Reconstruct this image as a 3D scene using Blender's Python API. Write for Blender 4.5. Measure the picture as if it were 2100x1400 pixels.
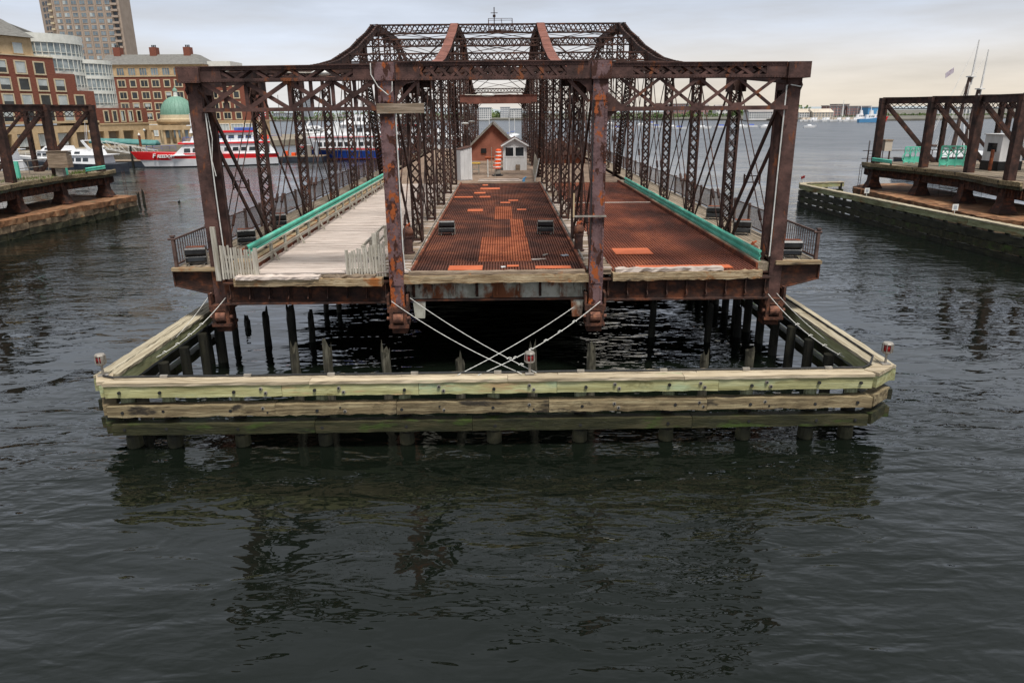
import bpy, math, random
from mathutils import Vector, Matrix
random.seed(7)
for o in list(bpy.data.objects): bpy.data.objects.remove(o)
SC = bpy.context.scene
COL = SC.collection
# ------------------------------------------------------------------ camera
F, PITCH, ROLL, YAW, CH = 1490.28, .307267, -.009263, .010681, 9.0
_fw = Vector((math.sin(YAW)*math.cos(PITCH), math.cos(YAW)*math.cos(PITCH), -math.sin(PITCH)))
_rt0 = Vector((math.cos(YAW), -math.sin(YAW), 0)); _up0 = _rt0.cross(_fw)
_rt = _rt0*math.cos(ROLL)+_up0*math.sin(ROLL); _up = _rt.cross(_fw)
cam = bpy.data.cameras.new('camera'); camo = bpy.data.objects.new('camera', cam); COL.objects.link(camo)
cam.sensor_width = 36; cam.lens = F/2100*36; cam.clip_end = 6000; cam.clip_start = .1
camo.matrix_world = Matrix(((_rt.x,_up.x,-_fw.x,0),(_rt.y,_up.y,-_fw.y,0),(_rt.z,_up.z,-_fw.z,CH),(0,0,0,1)))
SC.camera = camo
def ray(x, y): return _rt*((x-1050)/F)+_up*((700-y)/F)+_fw
def atY(x, y, Y):            # survey helper: point on the sight line at depth Y
    d = ray(x, y); return d*(Y/d.y)+Vector((0,0,CH))
def atZ(x, y, Z):            # survey helper: point on the sight line at height Z
    d = ray(x, y); return d*((Z-CH)/d.z)+Vector((0,0,CH))
# ------------------------------------------------------------------ world, sun, exposure
W = bpy.data.worlds.new('World'); SC.world = W; W.use_nodes = True
nt = W.node_tree; nt.nodes.clear()
def wn(t, **k):
    n = nt.nodes.new(t)
    for a, b in k.items(): setattr(n, a, b)
    return n
SUN_EL, SUN_AZ = math.radians(66), math.radians(158)   # azimuth measured from +Y clockwise: behind the camera, a little right
sky = wn('ShaderNodeTexSky'); sky.sky_type = 'NISHITA'; sky.sun_disc = False
sky.sun_elevation = SUN_EL; sky.sun_rotation = SUN_AZ
tc = wn('ShaderNodeTexCoord'); sep = wn('ShaderNodeSeparateXYZ'); nt.links.new(tc.outputs['Generated'], sep.inputs[0])
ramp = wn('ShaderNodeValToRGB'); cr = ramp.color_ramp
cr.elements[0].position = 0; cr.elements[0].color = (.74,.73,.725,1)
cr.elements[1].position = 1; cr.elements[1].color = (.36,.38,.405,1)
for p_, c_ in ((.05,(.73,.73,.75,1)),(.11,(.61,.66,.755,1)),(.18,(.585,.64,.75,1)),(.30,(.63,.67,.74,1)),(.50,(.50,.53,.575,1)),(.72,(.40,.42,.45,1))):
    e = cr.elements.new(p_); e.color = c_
mp = wn('ShaderNodeMapping'); mp.inputs['Scale'].default_value = (2.2,2.2,15)
nz = wn('ShaderNodeTexNoise'); nz.inputs['Scale'].default_value = 1.7; nz.inputs['Detail'].default_value = 7; nz.inputs['Roughness'].default_value = .55
nt.links.new(tc.outputs['Generated'], mp.inputs[0]); nt.links.new(mp.outputs[0], nz.inputs['Vector'])
# cloud thickness pushes the elevation ramp up and down, so bands of paler and greyer cloud appear
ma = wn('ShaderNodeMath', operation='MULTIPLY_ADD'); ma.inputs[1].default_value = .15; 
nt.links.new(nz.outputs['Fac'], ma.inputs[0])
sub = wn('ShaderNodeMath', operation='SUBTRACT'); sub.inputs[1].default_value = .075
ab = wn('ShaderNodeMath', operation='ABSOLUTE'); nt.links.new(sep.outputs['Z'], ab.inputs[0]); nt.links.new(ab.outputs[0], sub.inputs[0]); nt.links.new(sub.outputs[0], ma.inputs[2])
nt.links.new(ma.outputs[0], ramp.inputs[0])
cmul = wn('ShaderNodeMapRange'); cmul.inputs['From Min'].default_value=.3; cmul.inputs['From Max'].default_value=.75; cmul.inputs['To Min'].default_value=.80; cmul.inputs['To Max'].default_value=1.18
nt.links.new(nz.outputs['Fac'], cmul.inputs['Value'])
# a soft warm glow low in the sky to the right of the view
dt = wn('ShaderNodeVectorMath', operation='DOT_PRODUCT'); dt.inputs[1].default_value = (math.sin(.75), math.cos(.75), 0); nt.links.new(tc.outputs['Generated'], dt.inputs[0])
gl = wn('ShaderNodeMapRange'); gl.interpolation_type = 'SMOOTHSTEP'; gl.inputs['From Min'].default_value = .45; gl.inputs['From Max'].default_value = 1.0; nt.links.new(dt.outputs['Value'], gl.inputs['Value'])
ge = wn('ShaderNodeMapRange'); ge.interpolation_type = 'SMOOTHSTEP'; ge.inputs['From Min'].default_value = .0; ge.inputs['From Max'].default_value = .11; ge.inputs['To Min'].default_value = 1; ge.inputs['To Max'].default_value = 0; nt.links.new(ab.outputs[0], ge.inputs['Value'])
gm = wn('ShaderNodeMath', operation='MULTIPLY'); nt.links.new(gl.outputs[0], gm.inputs[0]); nt.links.new(ge.outputs[0], gm.inputs[1])
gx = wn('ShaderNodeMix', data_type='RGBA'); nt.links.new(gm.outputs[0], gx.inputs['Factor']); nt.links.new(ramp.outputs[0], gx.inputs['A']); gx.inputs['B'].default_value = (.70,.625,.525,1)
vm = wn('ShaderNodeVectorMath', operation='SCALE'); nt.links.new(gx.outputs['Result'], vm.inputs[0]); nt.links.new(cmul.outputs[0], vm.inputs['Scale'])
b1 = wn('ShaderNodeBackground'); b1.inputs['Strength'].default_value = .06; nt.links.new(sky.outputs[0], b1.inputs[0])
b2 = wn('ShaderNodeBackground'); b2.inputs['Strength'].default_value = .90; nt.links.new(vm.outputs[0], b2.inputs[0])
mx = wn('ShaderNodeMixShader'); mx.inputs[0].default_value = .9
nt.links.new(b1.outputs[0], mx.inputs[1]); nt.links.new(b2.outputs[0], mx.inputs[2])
wo = wn('ShaderNodeOutputWorld'); nt.links.new(mx.outputs[0], wo.inputs[0])
sl = bpy.data.lights.new('sun', 'SUN'); sl.energy = 3.5; sl.angle = math.radians(16); sl.color = (1,.96,.9)
so = bpy.data.objects.new('sun', sl); COL.objects.link(so); so.location = (30,-60,80)
_sd = Vector((math.sin(SUN_AZ)*math.cos(SUN_EL), math.cos(SUN_AZ)*math.cos(SUN_EL), math.sin(SUN_EL)))
so.rotation_euler = (-_sd).to_track_quat('-Z','Y').to_euler()
vs = SC.view_settings; vs.view_transform = 'Standard'; vs.look = 'None'; vs.exposure = .40; vs.gamma = 1; vs.use_curve_mapping = False
SC.render.engine = 'CYCLES'
# ------------------------------------------------------------------ materials
MATS = {}
def M(name, cols, scale=1.0, stretch=(1,1,1), rough=.75, metal=0, bump=0, bscale=None, patches=(), rand=0, obj=False, spec=.4, detail=7, trans=0, ior=1.45):
    m = bpy.data.materials.new(name); m.use_nodes = True; t = m.node_tree; N = t.nodes; L = t.links
    bs = N['Principled BSDF']; bs.inputs['Roughness'].default_value = rough; bs.inputs['Metallic'].default_value = metal
    bs.inputs['Specular IOR Level'].default_value = spec; bs.inputs['IOR'].default_value = ior
    if trans: bs.inputs['Transmission Weight'].default_value = trans
    if obj: src = N.new('ShaderNodeTexCoord').outputs['Object']
    else: src = N.new('ShaderNodeNewGeometry').outputs['Position']
    oi = None
    if rand:
        oi = N.new('ShaderNodeObjectInfo')
        ad = N.new('ShaderNodeVectorMath'); ad.operation = 'ADD'
        ms = N.new('ShaderNodeMath'); ms.operation = 'MULTIPLY'; ms.inputs[1].default_value = 40; L.new(oi.outputs['Random'], ms.inputs[0])
        L.new(src, ad.inputs[0]); L.new(ms.outputs[0], ad.inputs[1]); src = ad.outputs[0]
    def noise(sc, st, det):
        mp = N.new('ShaderNodeMapping'); mp.inputs['Scale'].default_value = st; L.new(src, mp.inputs[0])
        n = N.new('ShaderNodeTexNoise'); n.inputs['Scale'].default_value = sc; n.inputs['Detail'].default_value = det; n.inputs['Roughness'].default_value = .62
        L.new(mp.outputs[0], n.inputs['Vector']); return n.outputs['Fac']
    def rampn(fac, cl):
        r = N.new('ShaderNodeValToRGB'); e = r.color_ramp.elements
        while len(e) < len(cl): e.new(.5)
        for i, (p, c) in enumerate(cl): e[i].position = p; e[i].color = (*c, 1)
        L.new(fac, r.inputs[0]); return r.outputs[0]
    if len(cols) == 1: cols = [(.3, tuple(c*.86 for c in cols[0][1])), (.7, tuple(min(1, c*1.1) for c in cols[0][1]))]
    cols = [(.5+(p-.5)*.58, q) for p, q in cols]      # noise values bunch round one half
    base = noise(scale, stretch, detail); c = rampn(base, cols)
    for (pc, psc, pth, soft, pst) in patches:
        f = noise(psc, pst, 8); r = rampn(f, [(pth, (0,0,0)), (min(1, pth+soft), (1,1,1))])
        mxn = N.new('ShaderNodeMix'); mxn.data_type = 'RGBA'; L.new(r, mxn.inputs['Factor']); L.new(c, mxn.inputs['A']); mxn.inputs['B'].default_value = (*pc, 1); c = mxn.outputs['Result']
    if rand:
        hs = N.new('ShaderNodeHueSaturation'); mr = N.new('ShaderNodeMapRange'); mr.inputs['To Min'].default_value = 1-rand; mr.inputs['To Max'].default_value = 1+rand
        L.new(oi.outputs['Random'], mr.inputs['Value']); L.new(mr.outputs[0], hs.inputs['Value']); L.new(c, hs.inputs['Color']); c = hs.outputs[0]
    L.new(c, bs.inputs['Base Color'])
    if bump:
        bn = N.new('ShaderNodeBump'); bn.inputs['Strength'].default_value = min(1, bump); bn.inputs['Distance'].default_value = .03
        L.new(noise(bscale or scale*3, stretch, 8), bn.inputs['Height']); L.new(bn.outputs[0], bs.inputs['Normal'])
    MATS[name] = m; return m
I3 = (1,1,1)
M('truss', [(.25,(.018,.010,.008)),(.5,(.044,.022,.017)),(.66,(.068,.034,.026)),(.8,(.12,.045,.022))], 1.6, I3, .8, .1, .5, 9, [((.15,.050,.020),3.5,.62,.12,(1,1,.5))])
M('truss_lighter', [(.25,(.034,.018,.015)),(.5,(.072,.037,.031)),(.7,(.11,.056,.046))], 1.8, I3, .75, .1, .5, 9, [((.19,.062,.023),2.6,.58,.08,(1,1,.4)),((.030,.014,.011),4,.62,.08,(1,1,.5))])  # lighter brown steel with rust for portal, outer end posts and bollards
M('post_paint', [(.3,(.085,.047,.047)),(.6,(.16,.093,.093))], 3, I3, .62, 0, .5, 14, [((.045,.014,.008),2.2,.52,.03,(1.4,1.4,.7)),((.30,.075,.018),2.7,.56,.03,(1.4,1.4,.8)),((.17,.05,.02),7,.60,.06,(1,1,.7))])
M('cover_plate', [(.3,(.14,.052,.036)),(.7,(.22,.085,.060))], 1.2, I3, .75, 0, .3, 8, [((.09,.035,.026),2,.60,.1,I3)])
M('rust_red', [(.3,(.085,.028,.016)),(.6,(.17,.05,.023)),(.8,(.28,.085,.03))], 2.4, I3, .85, 0, .6, 14)
M('roller_rust', [(.3,(.08,.038,.028)),(.6,(.19,.082,.052)),(.8,(.28,.12,.065))], 5, I3, .85, 0, .8, 24, [((.04,.016,.010),6,.6,.08,I3)])
M('girder', [(.3,(.020,.010,.008)),(.55,(.045,.019,.012)),(.75,(.11,.036,.016))], 2.2, (1,1,1.6), .85, 0, .6, 12, [((.02,.011,.009),1.6,.58,.1,(1,1,.4))])
M('shoe_rust', [(.3,(.035,.017,.012)),(.6,(.10,.040,.024)),(.8,(.20,.075,.038))], 4, I3, .85, 0, .8, 24, [((.02,.012,.009),3,.56,.08,I3)])
M('girder_pale', [(.3,(.26,.25,.20)),(.6,(.42,.41,.35))], 2.0, I3, .7, 0, .4, 12, [((.17,.055,.02),1.5,.47,.10,(1,1,.55)),((.035,.016,.010),1.9,.55,.08,(1.2,1,.45))])
M('grating', [(.3,(.050,.019,.013)),(.55,(.105,.036,.022)),(.75,(.19,.062,.032))], .55, I3, .85, .1, .4, 16)
M('rust_sheet', [(.3,(.18,.046,.020)),(.55,(.29,.080,.034)),(.75,(.37,.115,.05))], 1.4, (1,1.6,1), .85, 0, .4, 20, [((.05,.018,.012),2.2,.60,.12,(2.5,.6,1))])
M('right_road', [(.25,(.065,.024,.016)),(.5,(.14,.042,.024)),(.75,(.25,.078,.037))], .45, (1,.5,1), .85, 0, .4, 20, [((.055,.022,.016),.6,.58,.15,(1,.35,1))])
M('orange_plate', [(.3,(.44,.105,.040)),(.7,(.56,.145,.058))], 1.5, I3, .7, 0, .2, 12, [((.25,.07,.03),4,.66,.1,I3)])
M('plank_pale', [(.25,(.30,.245,.21)),(.5,(.47,.395,.345)),(.75,(.60,.525,.47))], 2.2, (.5,9,9), .85, 0, .5, 5, [((.20,.15,.115),1.8,.63,.1,(.5,4,4))], rand=.16)
M('plank_brown', [(.25,(.13,.095,.066)),(.5,(.22,.165,.115)),(.75,(.32,.25,.19))], 2, (.5,8,8), .85, 0, .5, 5, [((.30,.12,.04),1.2,.62,.1,I3)], rand=.2)
M('plank_long', [(.25,(.13,.105,.075)),(.5,(.22,.175,.125)),(.75,(.31,.25,.19))], 2, (7,.35,7), .85, 0, .5, 5, [((.10,.09,.05),.8,.58,.1,I3)], rand=.2)
M('timber_x', [(.2,(.10,.062,.032)),(.45,(.27,.19,.105)),(.7,(.43,.34,.22))], 2.0, (.35,10,10), .85, 0, .7, 5, [((.26,.09,.022),1.5,.53,.10,(.8,1,1)),((.05,.036,.026),1.7,.60,.07,(.35,4,4))])
M('picket', [(.25,(.26,.235,.185)),(.5,(.40,.37,.31)),(.75,(.50,.47,.41))], 2, (9,9,.5), .85, 0, .4, 6, [((.17,.19,.09),1.4,.62,.1,I3)], rand=.14)
M('rail_wood', [(.25,(.24,.215,.165)),(.5,(.37,.34,.28)),(.75,(.47,.44,.38))], 2, (6,.5,6), .85, 0, .4, 6, rand=.1)
M('treated', [(.22,(.22,.20,.085)),(.5,(.36,.345,.165)),(.75,(.46,.455,.25))], 1.3, (.35,6,6), .85, 0, .6, 6, [((.36,.42,.25),1.0,.54,.12,(.5,2,2)),((.38,.27,.14),1.3,.58,.08,(.4,3,3)),((.17,.15,.06),.9,.61,.08,(.9,2,2)),((.07,.06,.035),2.6,.64,.04,(.12,12,12))], rand=.16)
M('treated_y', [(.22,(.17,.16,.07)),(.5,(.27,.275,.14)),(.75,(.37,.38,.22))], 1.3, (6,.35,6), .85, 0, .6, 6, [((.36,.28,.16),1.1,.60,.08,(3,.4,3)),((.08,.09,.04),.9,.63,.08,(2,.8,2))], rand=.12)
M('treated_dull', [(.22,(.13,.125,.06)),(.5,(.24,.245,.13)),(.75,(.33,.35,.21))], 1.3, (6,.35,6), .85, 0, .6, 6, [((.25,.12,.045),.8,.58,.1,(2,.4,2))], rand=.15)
M('cap_wood', [(.25,(.26,.205,.13)),(.5,(.42,.345,.235)),(.75,(.53,.45,.33))], 1.6, (.35,8,8), .85, 0, .6, 6, [((.36,.39,.24),1,.60,.1,(.5,2,2)),((.10,.085,.06),2.6,.63,.05,(.12,12,12))], rand=.16)
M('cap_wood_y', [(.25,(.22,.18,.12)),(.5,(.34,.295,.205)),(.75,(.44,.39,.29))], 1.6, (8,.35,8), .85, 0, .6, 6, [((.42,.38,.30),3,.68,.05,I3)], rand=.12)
M('timber_mid', [(.22,(.07,.05,.027)),(.5,(.19,.145,.08)),(.75,(.31,.255,.15))], 1.3, (.4,9,9), .85, 0, .8, 5, [((.035,.028,.02),1.0,.57,.06,(.6,2,2)),((.04,.03,.02),2.6,.62,.04,(.12,12,12)),((.33,.33,.17),1.2,.66,.05,(.3,2,1))], rand=.18)
M('timber_dark', [(.25,(.010,.011,.006)),(.5,(.024,.024,.013)),(.75,(.05,.046,.026))], 1.2, (4,.5,4), .6, 0, .8, 8, [((.035,.050,.012),1.2,.58,.1,I3)], rand=.1)
M('timber_algae', [(.25,(.012,.013,.005)),(.5,(.027,.027,.010)),(.75,(.055,.048,.022))], 1.2, (.5,4,4), .6, 0, .8, 8, [((.042,.066,.012),1.2,.56,.1,(.7,1,2))], rand=.1)
M('pile_wet', [(.3,(.007,.007,.005)),(.6,(.018,.017,.011)),(.8,(.035,.033,.020))], 3, (1,1,.3), .6, 0, .8, 10)
M('pile_top', [(.3,(.025,.023,.016)),(.6,(.065,.060,.042)),(.8,(.13,.12,.09))], 3, (3,3,.3), .85, 0, .8, 10)
M('pile_pale', [(.3,(.16,.18,.10)),(.6,(.30,.32,.20)),(.8,(.40,.42,.29))], 3, (4,4,.4), .85, 0, .6, 10)
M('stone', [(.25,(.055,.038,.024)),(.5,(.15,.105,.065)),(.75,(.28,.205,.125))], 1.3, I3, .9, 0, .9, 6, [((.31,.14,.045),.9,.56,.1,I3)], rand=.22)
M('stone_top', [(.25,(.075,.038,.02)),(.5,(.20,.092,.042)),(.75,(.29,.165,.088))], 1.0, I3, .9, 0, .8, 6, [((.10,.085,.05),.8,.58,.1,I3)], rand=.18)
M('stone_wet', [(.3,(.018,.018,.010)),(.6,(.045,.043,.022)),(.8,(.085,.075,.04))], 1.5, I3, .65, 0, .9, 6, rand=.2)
M('teal', [(.3,(.085,.46,.33)),(.7,(.16,.60,.45))], 1.2, I3, .55, 0, .1, 8, [((.20,.17,.10),2.5,.64,.06,I3),((.25,.52,.42),.8,.58,.1,I3)])
M('black_box', [(.3,(.010,.010,.011)),(.7,(.022,.022,.023))], 4, I3, .35, 0, .1, 20)
M('lens', [(.3,(.02,.022,.025)),(.7,(.04,.043,.047))], 1, I3, .06)
M('bare_metal', [(.3,(.22,.20,.17)),(.7,(.36,.33,.29))], 5, I3, .5, .3)
M('conduit_white', [(.3,(.50,.50,.47)),(.7,(.68,.67,.63))], 4, I3, .5)
M('rope', [(.3,(.42,.41,.38)),(.7,(.68,.67,.63))], 12, I3, .9)
M('dark_pipe', [(.3,(.014,.014,.014)),(.7,(.03,.03,.03))], 5, I3, .5)
M('fence_steel', [(.3,(.065,.038,.032)),(.7,(.12,.075,.062))], 4, I3, .8, .1)
M('wire', [(.3,(.12,.085,.07)),(.7,(.22,.18,.155))], 6, I3, .7, .3)
M('plaza', [(.3,(.20,.135,.095)),(.7,(.31,.225,.165))], 1.3, I3, .9, 0, .3, 12, [((.14,.10,.07),.5,.58,.12,I3)])
M('stucco_red', [(.3,(.24,.085,.054)),(.7,(.31,.115,.075))], 1.0, I3, .9, 0, .3, 14)
M('shingle', [(.3,(.10,.095,.09)),(.7,(.19,.18,.17))], 3, I3, .9, 0, .5, 20)
M('roof_brown', [(.3,(.085,.045,.036)),(.7,(.14,.075,.058))], 2, I3, .9, 0, .4, 20)
M('siding', [(.3,(.56,.555,.55)),(.7,(.67,.665,.66))], 2.5, (1,1,.3), .6, 0, .1, 10, [((.34,.33,.31),2,.70,.1,(2,2,.5))])
M('white_trim', [(.3,(.68,.68,.68)),(.7,(.80,.80,.79))], 3, I3, .5)
M('orange_plastic', [(.3,(.80,.085,.012)),(.7,(.90,.12,.02))], 3, I3, .45)
M('white_stripe', [(.3,(.66,.66,.64)),(.7,(.80,.80,.78))], 5, I3, .4)
M('glass_dark', [(.3,(.012,.016,.019)),(.7,(.035,.042,.048))], .35, I3, .05, 0, 0, None, (), 0, False, .6)
M('glass_blind', [(.3,(.33,.37,.37)),(.7,(.47,.50,.49))], .5, I3, .15)
M('glass_sky_reflection', [(.3,(.16,.20,.21)),(.7,(.34,.38,.39))], .5, I3, .06, 0, 0, None, (), 0, False, .6)  # sky reflection of the bay glass put into its pale base colour
M('glass_blue', [(.3,(.09,.12,.145)),(.7,(.21,.255,.28))], .3, I3, .06, 0, 0, None, (), .25, False, .6)
M('brick', [(.3,(.155,.052,.033)),(.7,(.225,.078,.050))], 1.6, (1,1,6), .9, 0, .2, 9, [((.11,.04,.028),.3,.6,.12,I3)])
M('tan', [(.3,(.40,.285,.16)),(.7,(.49,.36,.215))], 1, I3, .85, 0, .1, 6, [((.32,.235,.14),.6,.62,.12,(1,1,.3))])
M('limestone', [(.3,(.47,.385,.25)),(.7,(.56,.465,.32))], 2, I3, .85)
M('slate', [(.3,(.125,.12,.11)),(.7,(.185,.18,.165))], 1.2, (1,1,5), .8, 0, .3, 8)
M('bay_white', [(.3,(.60,.60,.54)),(.7,(.69,.685,.63))], 1, I3, .5)
M('tower_conc', [(.3,(.32,.255,.205)),(.7,(.385,.31,.25))], .25, I3, .9, 0, .1, 2)
M('copper', [(.3,(.125,.245,.185)),(.7,(.185,.32,.25))], 1.4, (3,3,.4), .6, 0, .1, 5, [((.08,.20,.14),1.2,.62,.1,(3,3,.3))])
M('boat_white', [(.3,(.70,.70,.71)),(.7,(.80,.80,.80))], .8, I3, .3, 0, 0, None, [((.60,.58,.54),1.6,.68,.1,(3,3,.3))])
M('boat_red', [(.3,(.62,.018,.022)),(.7,(.72,.030,.032))], .8, I3, .3)
M('boat_blue', [(.3,(.012,.045,.24)),(.7,(.018,.065,.31))], .8, I3, .3)
M('tarp_blue', [(.3,(.06,.10,.36)),(.7,(.10,.16,.46))], 1.5, I3, .8)
M('boat_keel', [(.3,(.35,.07,.035)),(.7,(.45,.10,.05))], 1, I3, .6)
M('hull_dark', [(.3,(.02,.025,.035)),(.7,(.04,.05,.065))], 1, I3, .35)
M('awning', [(.3,(.06,.175,.16)),(.7,(.09,.235,.215))], 1.2, I3, .7)
M('grass', [(.3,(.05,.085,.018)),(.7,(.13,.16,.04))], 3, I3, .9)
M('leaf_far', [(.25,(.045,.085,.022)),(.5,(.10,.155,.045)),(.75,(.17,.215,.075))], .07, I3, .9)
M('hill', [(.3,(.27,.31,.33)),(.7,(.33,.37,.385))], .02, I3, 1)  # blue-grey base colour carries the haze over the distant hills
M('shore', [(.3,(.10,.095,.08)),(.7,(.17,.16,.135))], .05, I3, .95)
M('quay', [(.3,(.19,.16,.12)),(.7,(.27,.235,.18))], .3, I3, .9)
M('far_white', [(.3,(.55,.545,.53)),(.7,(.66,.65,.63))], .1, I3, .8)
M('far_beige', [(.3,(.45,.39,.31)),(.7,(.54,.47,.39))], .1, I3, .8)
M('far_brick', [(.3,(.23,.135,.125)),(.7,(.29,.175,.16))], .1, I3, .9)
M('far_blue', [(.3,(.085,.26,.48)),(.7,(.11,.32,.55))], .1, I3, .7)
M('far_grey', [(.3,(.27,.29,.32)),(.7,(.34,.36,.39))], .1, I3, .8)
M('far_roof', [(.3,(.25,.23,.22)),(.7,(.33,.305,.29))], .1, I3, .9)
M('far_glass', [(.3,(.10,.115,.13)),(.7,(.17,.19,.21))], .3, I3, .2)
M('mast', [(.3,(.62,.60,.57)),(.7,(.74,.72,.69))], 2, I3, .5)
M('mast_wood', [(.3,(.05,.03,.025)),(.7,(.10,.06,.045))], 2, I3, .6)
M('sign_white', [(.3,(.55,.55,.52)),(.7,(.7,.7,.67))], 4, I3, .6)
M('sign_yellow', [(.3,(.70,.42,.03)),(.7,(.80,.50,.05))], 4, I3, .6)
M('red_lens', [(.3,(.16,.010,.010)),(.7,(.26,.015,.014))], 4, I3, .15)
M('flag', [(.3,(.35,.28,.32)),(.7,(.5,.45,.5))], 3, I3, .9)
M('skin', [(.3,(.45,.27,.19)),(.7,(.5,.3,.2))], 3, I3, .6)
# water: dark body, mirror-like surface, three sizes of ripple
def make_water():
    m = bpy.data.materials.new('water'); m.use_nodes = True; t = m.node_tree; N = t.nodes; L = t.links
    bs = N['Principled BSDF']; bs.inputs['Base Color'].default_value = (.004,.006,.004,1); bs.inputs['IOR'].default_value = 1.49
    bs.inputs['Specular IOR Level'].default_value = .5
    g = N.new('ShaderNodeNewGeometry')
    def nse(sc, st, det, rot=0, dist=0):
        mp = N.new('ShaderNodeMapping'); mp.inputs['Scale'].default_value = st; mp.inputs['Rotation'].default_value = (0,0,rot); L.new(g.outputs['Position'], mp.inputs[0])
        n = N.new('ShaderNodeTexNoise'); n.inputs['Scale'].default_value = sc; n.inputs['Detail'].default_value = det; n.inputs['Roughness'].default_value = .5; n.inputs['Distortion'].default_value = dist
        L.new(mp.outputs[0], n.inputs['Vector']); return n.outputs['Fac']
    a = nse(1.0, (.55,1.25,1), 2.5, .15, .6); b = nse(.30, (.7,1.2,1), 2, -.3); c = nse(3.2, (.55,1.3,1), 2, .2, .3); gst = nse(.055, (1,1,1), 3)
    def mul(x, y):
        n = N.new('ShaderNodeMath'); n.operation = 'MULTIPLY'
        for i, q in enumerate((x, y)):
            if isinstance(q, float): n.inputs[i].default_value = q
            else: L.new(q, n.inputs[i])
        return n.outputs[0]
    def add(x, y):
        n = N.new('ShaderNodeMath'); n.operation = 'ADD'; L.new(x, n.inputs[0]); L.new(y, n.inputs[1]); return n.outputs[0]
    mr = N.new('ShaderNodeMapRange'); mr.inputs['From Min'].default_value = .40; mr.inputs['From Max'].default_value = .62; mr.inputs['To Min'].default_value = .34; mr.inputs['To Max'].default_value = 1.7; L.new(gst, mr.inputs['Value'])
    h = add(add(mul(a, .095), mul(b, .14)), mul(mul(c, .024), mr.outputs[0])); h = mul(h, mr.outputs[0])
    # the open harbour is wind-roughened, the basin by the bridge is sheltered
    sx = N.new('ShaderNodeSeparateXYZ'); L.new(g.outputs['Position'], sx.inputs[0])
    ro = N.new('ShaderNodeMapRange'); ro.inputs['From Min'].default_value = 45; ro.inputs['From Max'].default_value = 190; ro.inputs['To Min'].default_value = .012; ro.inputs['To Max'].default_value = .26
    L.new(sx.outputs['Y'], ro.inputs['Value']); L.new(ro.outputs[0], bs.inputs['Roughness'])
    bn = N.new('ShaderNodeBump'); bn.inputs['Strength'].default_value = 1; bn.inputs['Distance'].default_value = 1.0
    L.new(h, bn.inputs['Height']); L.new(bn.outputs[0], bs.inputs['Normal'])
    MATS['water'] = m
make_water()
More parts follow.
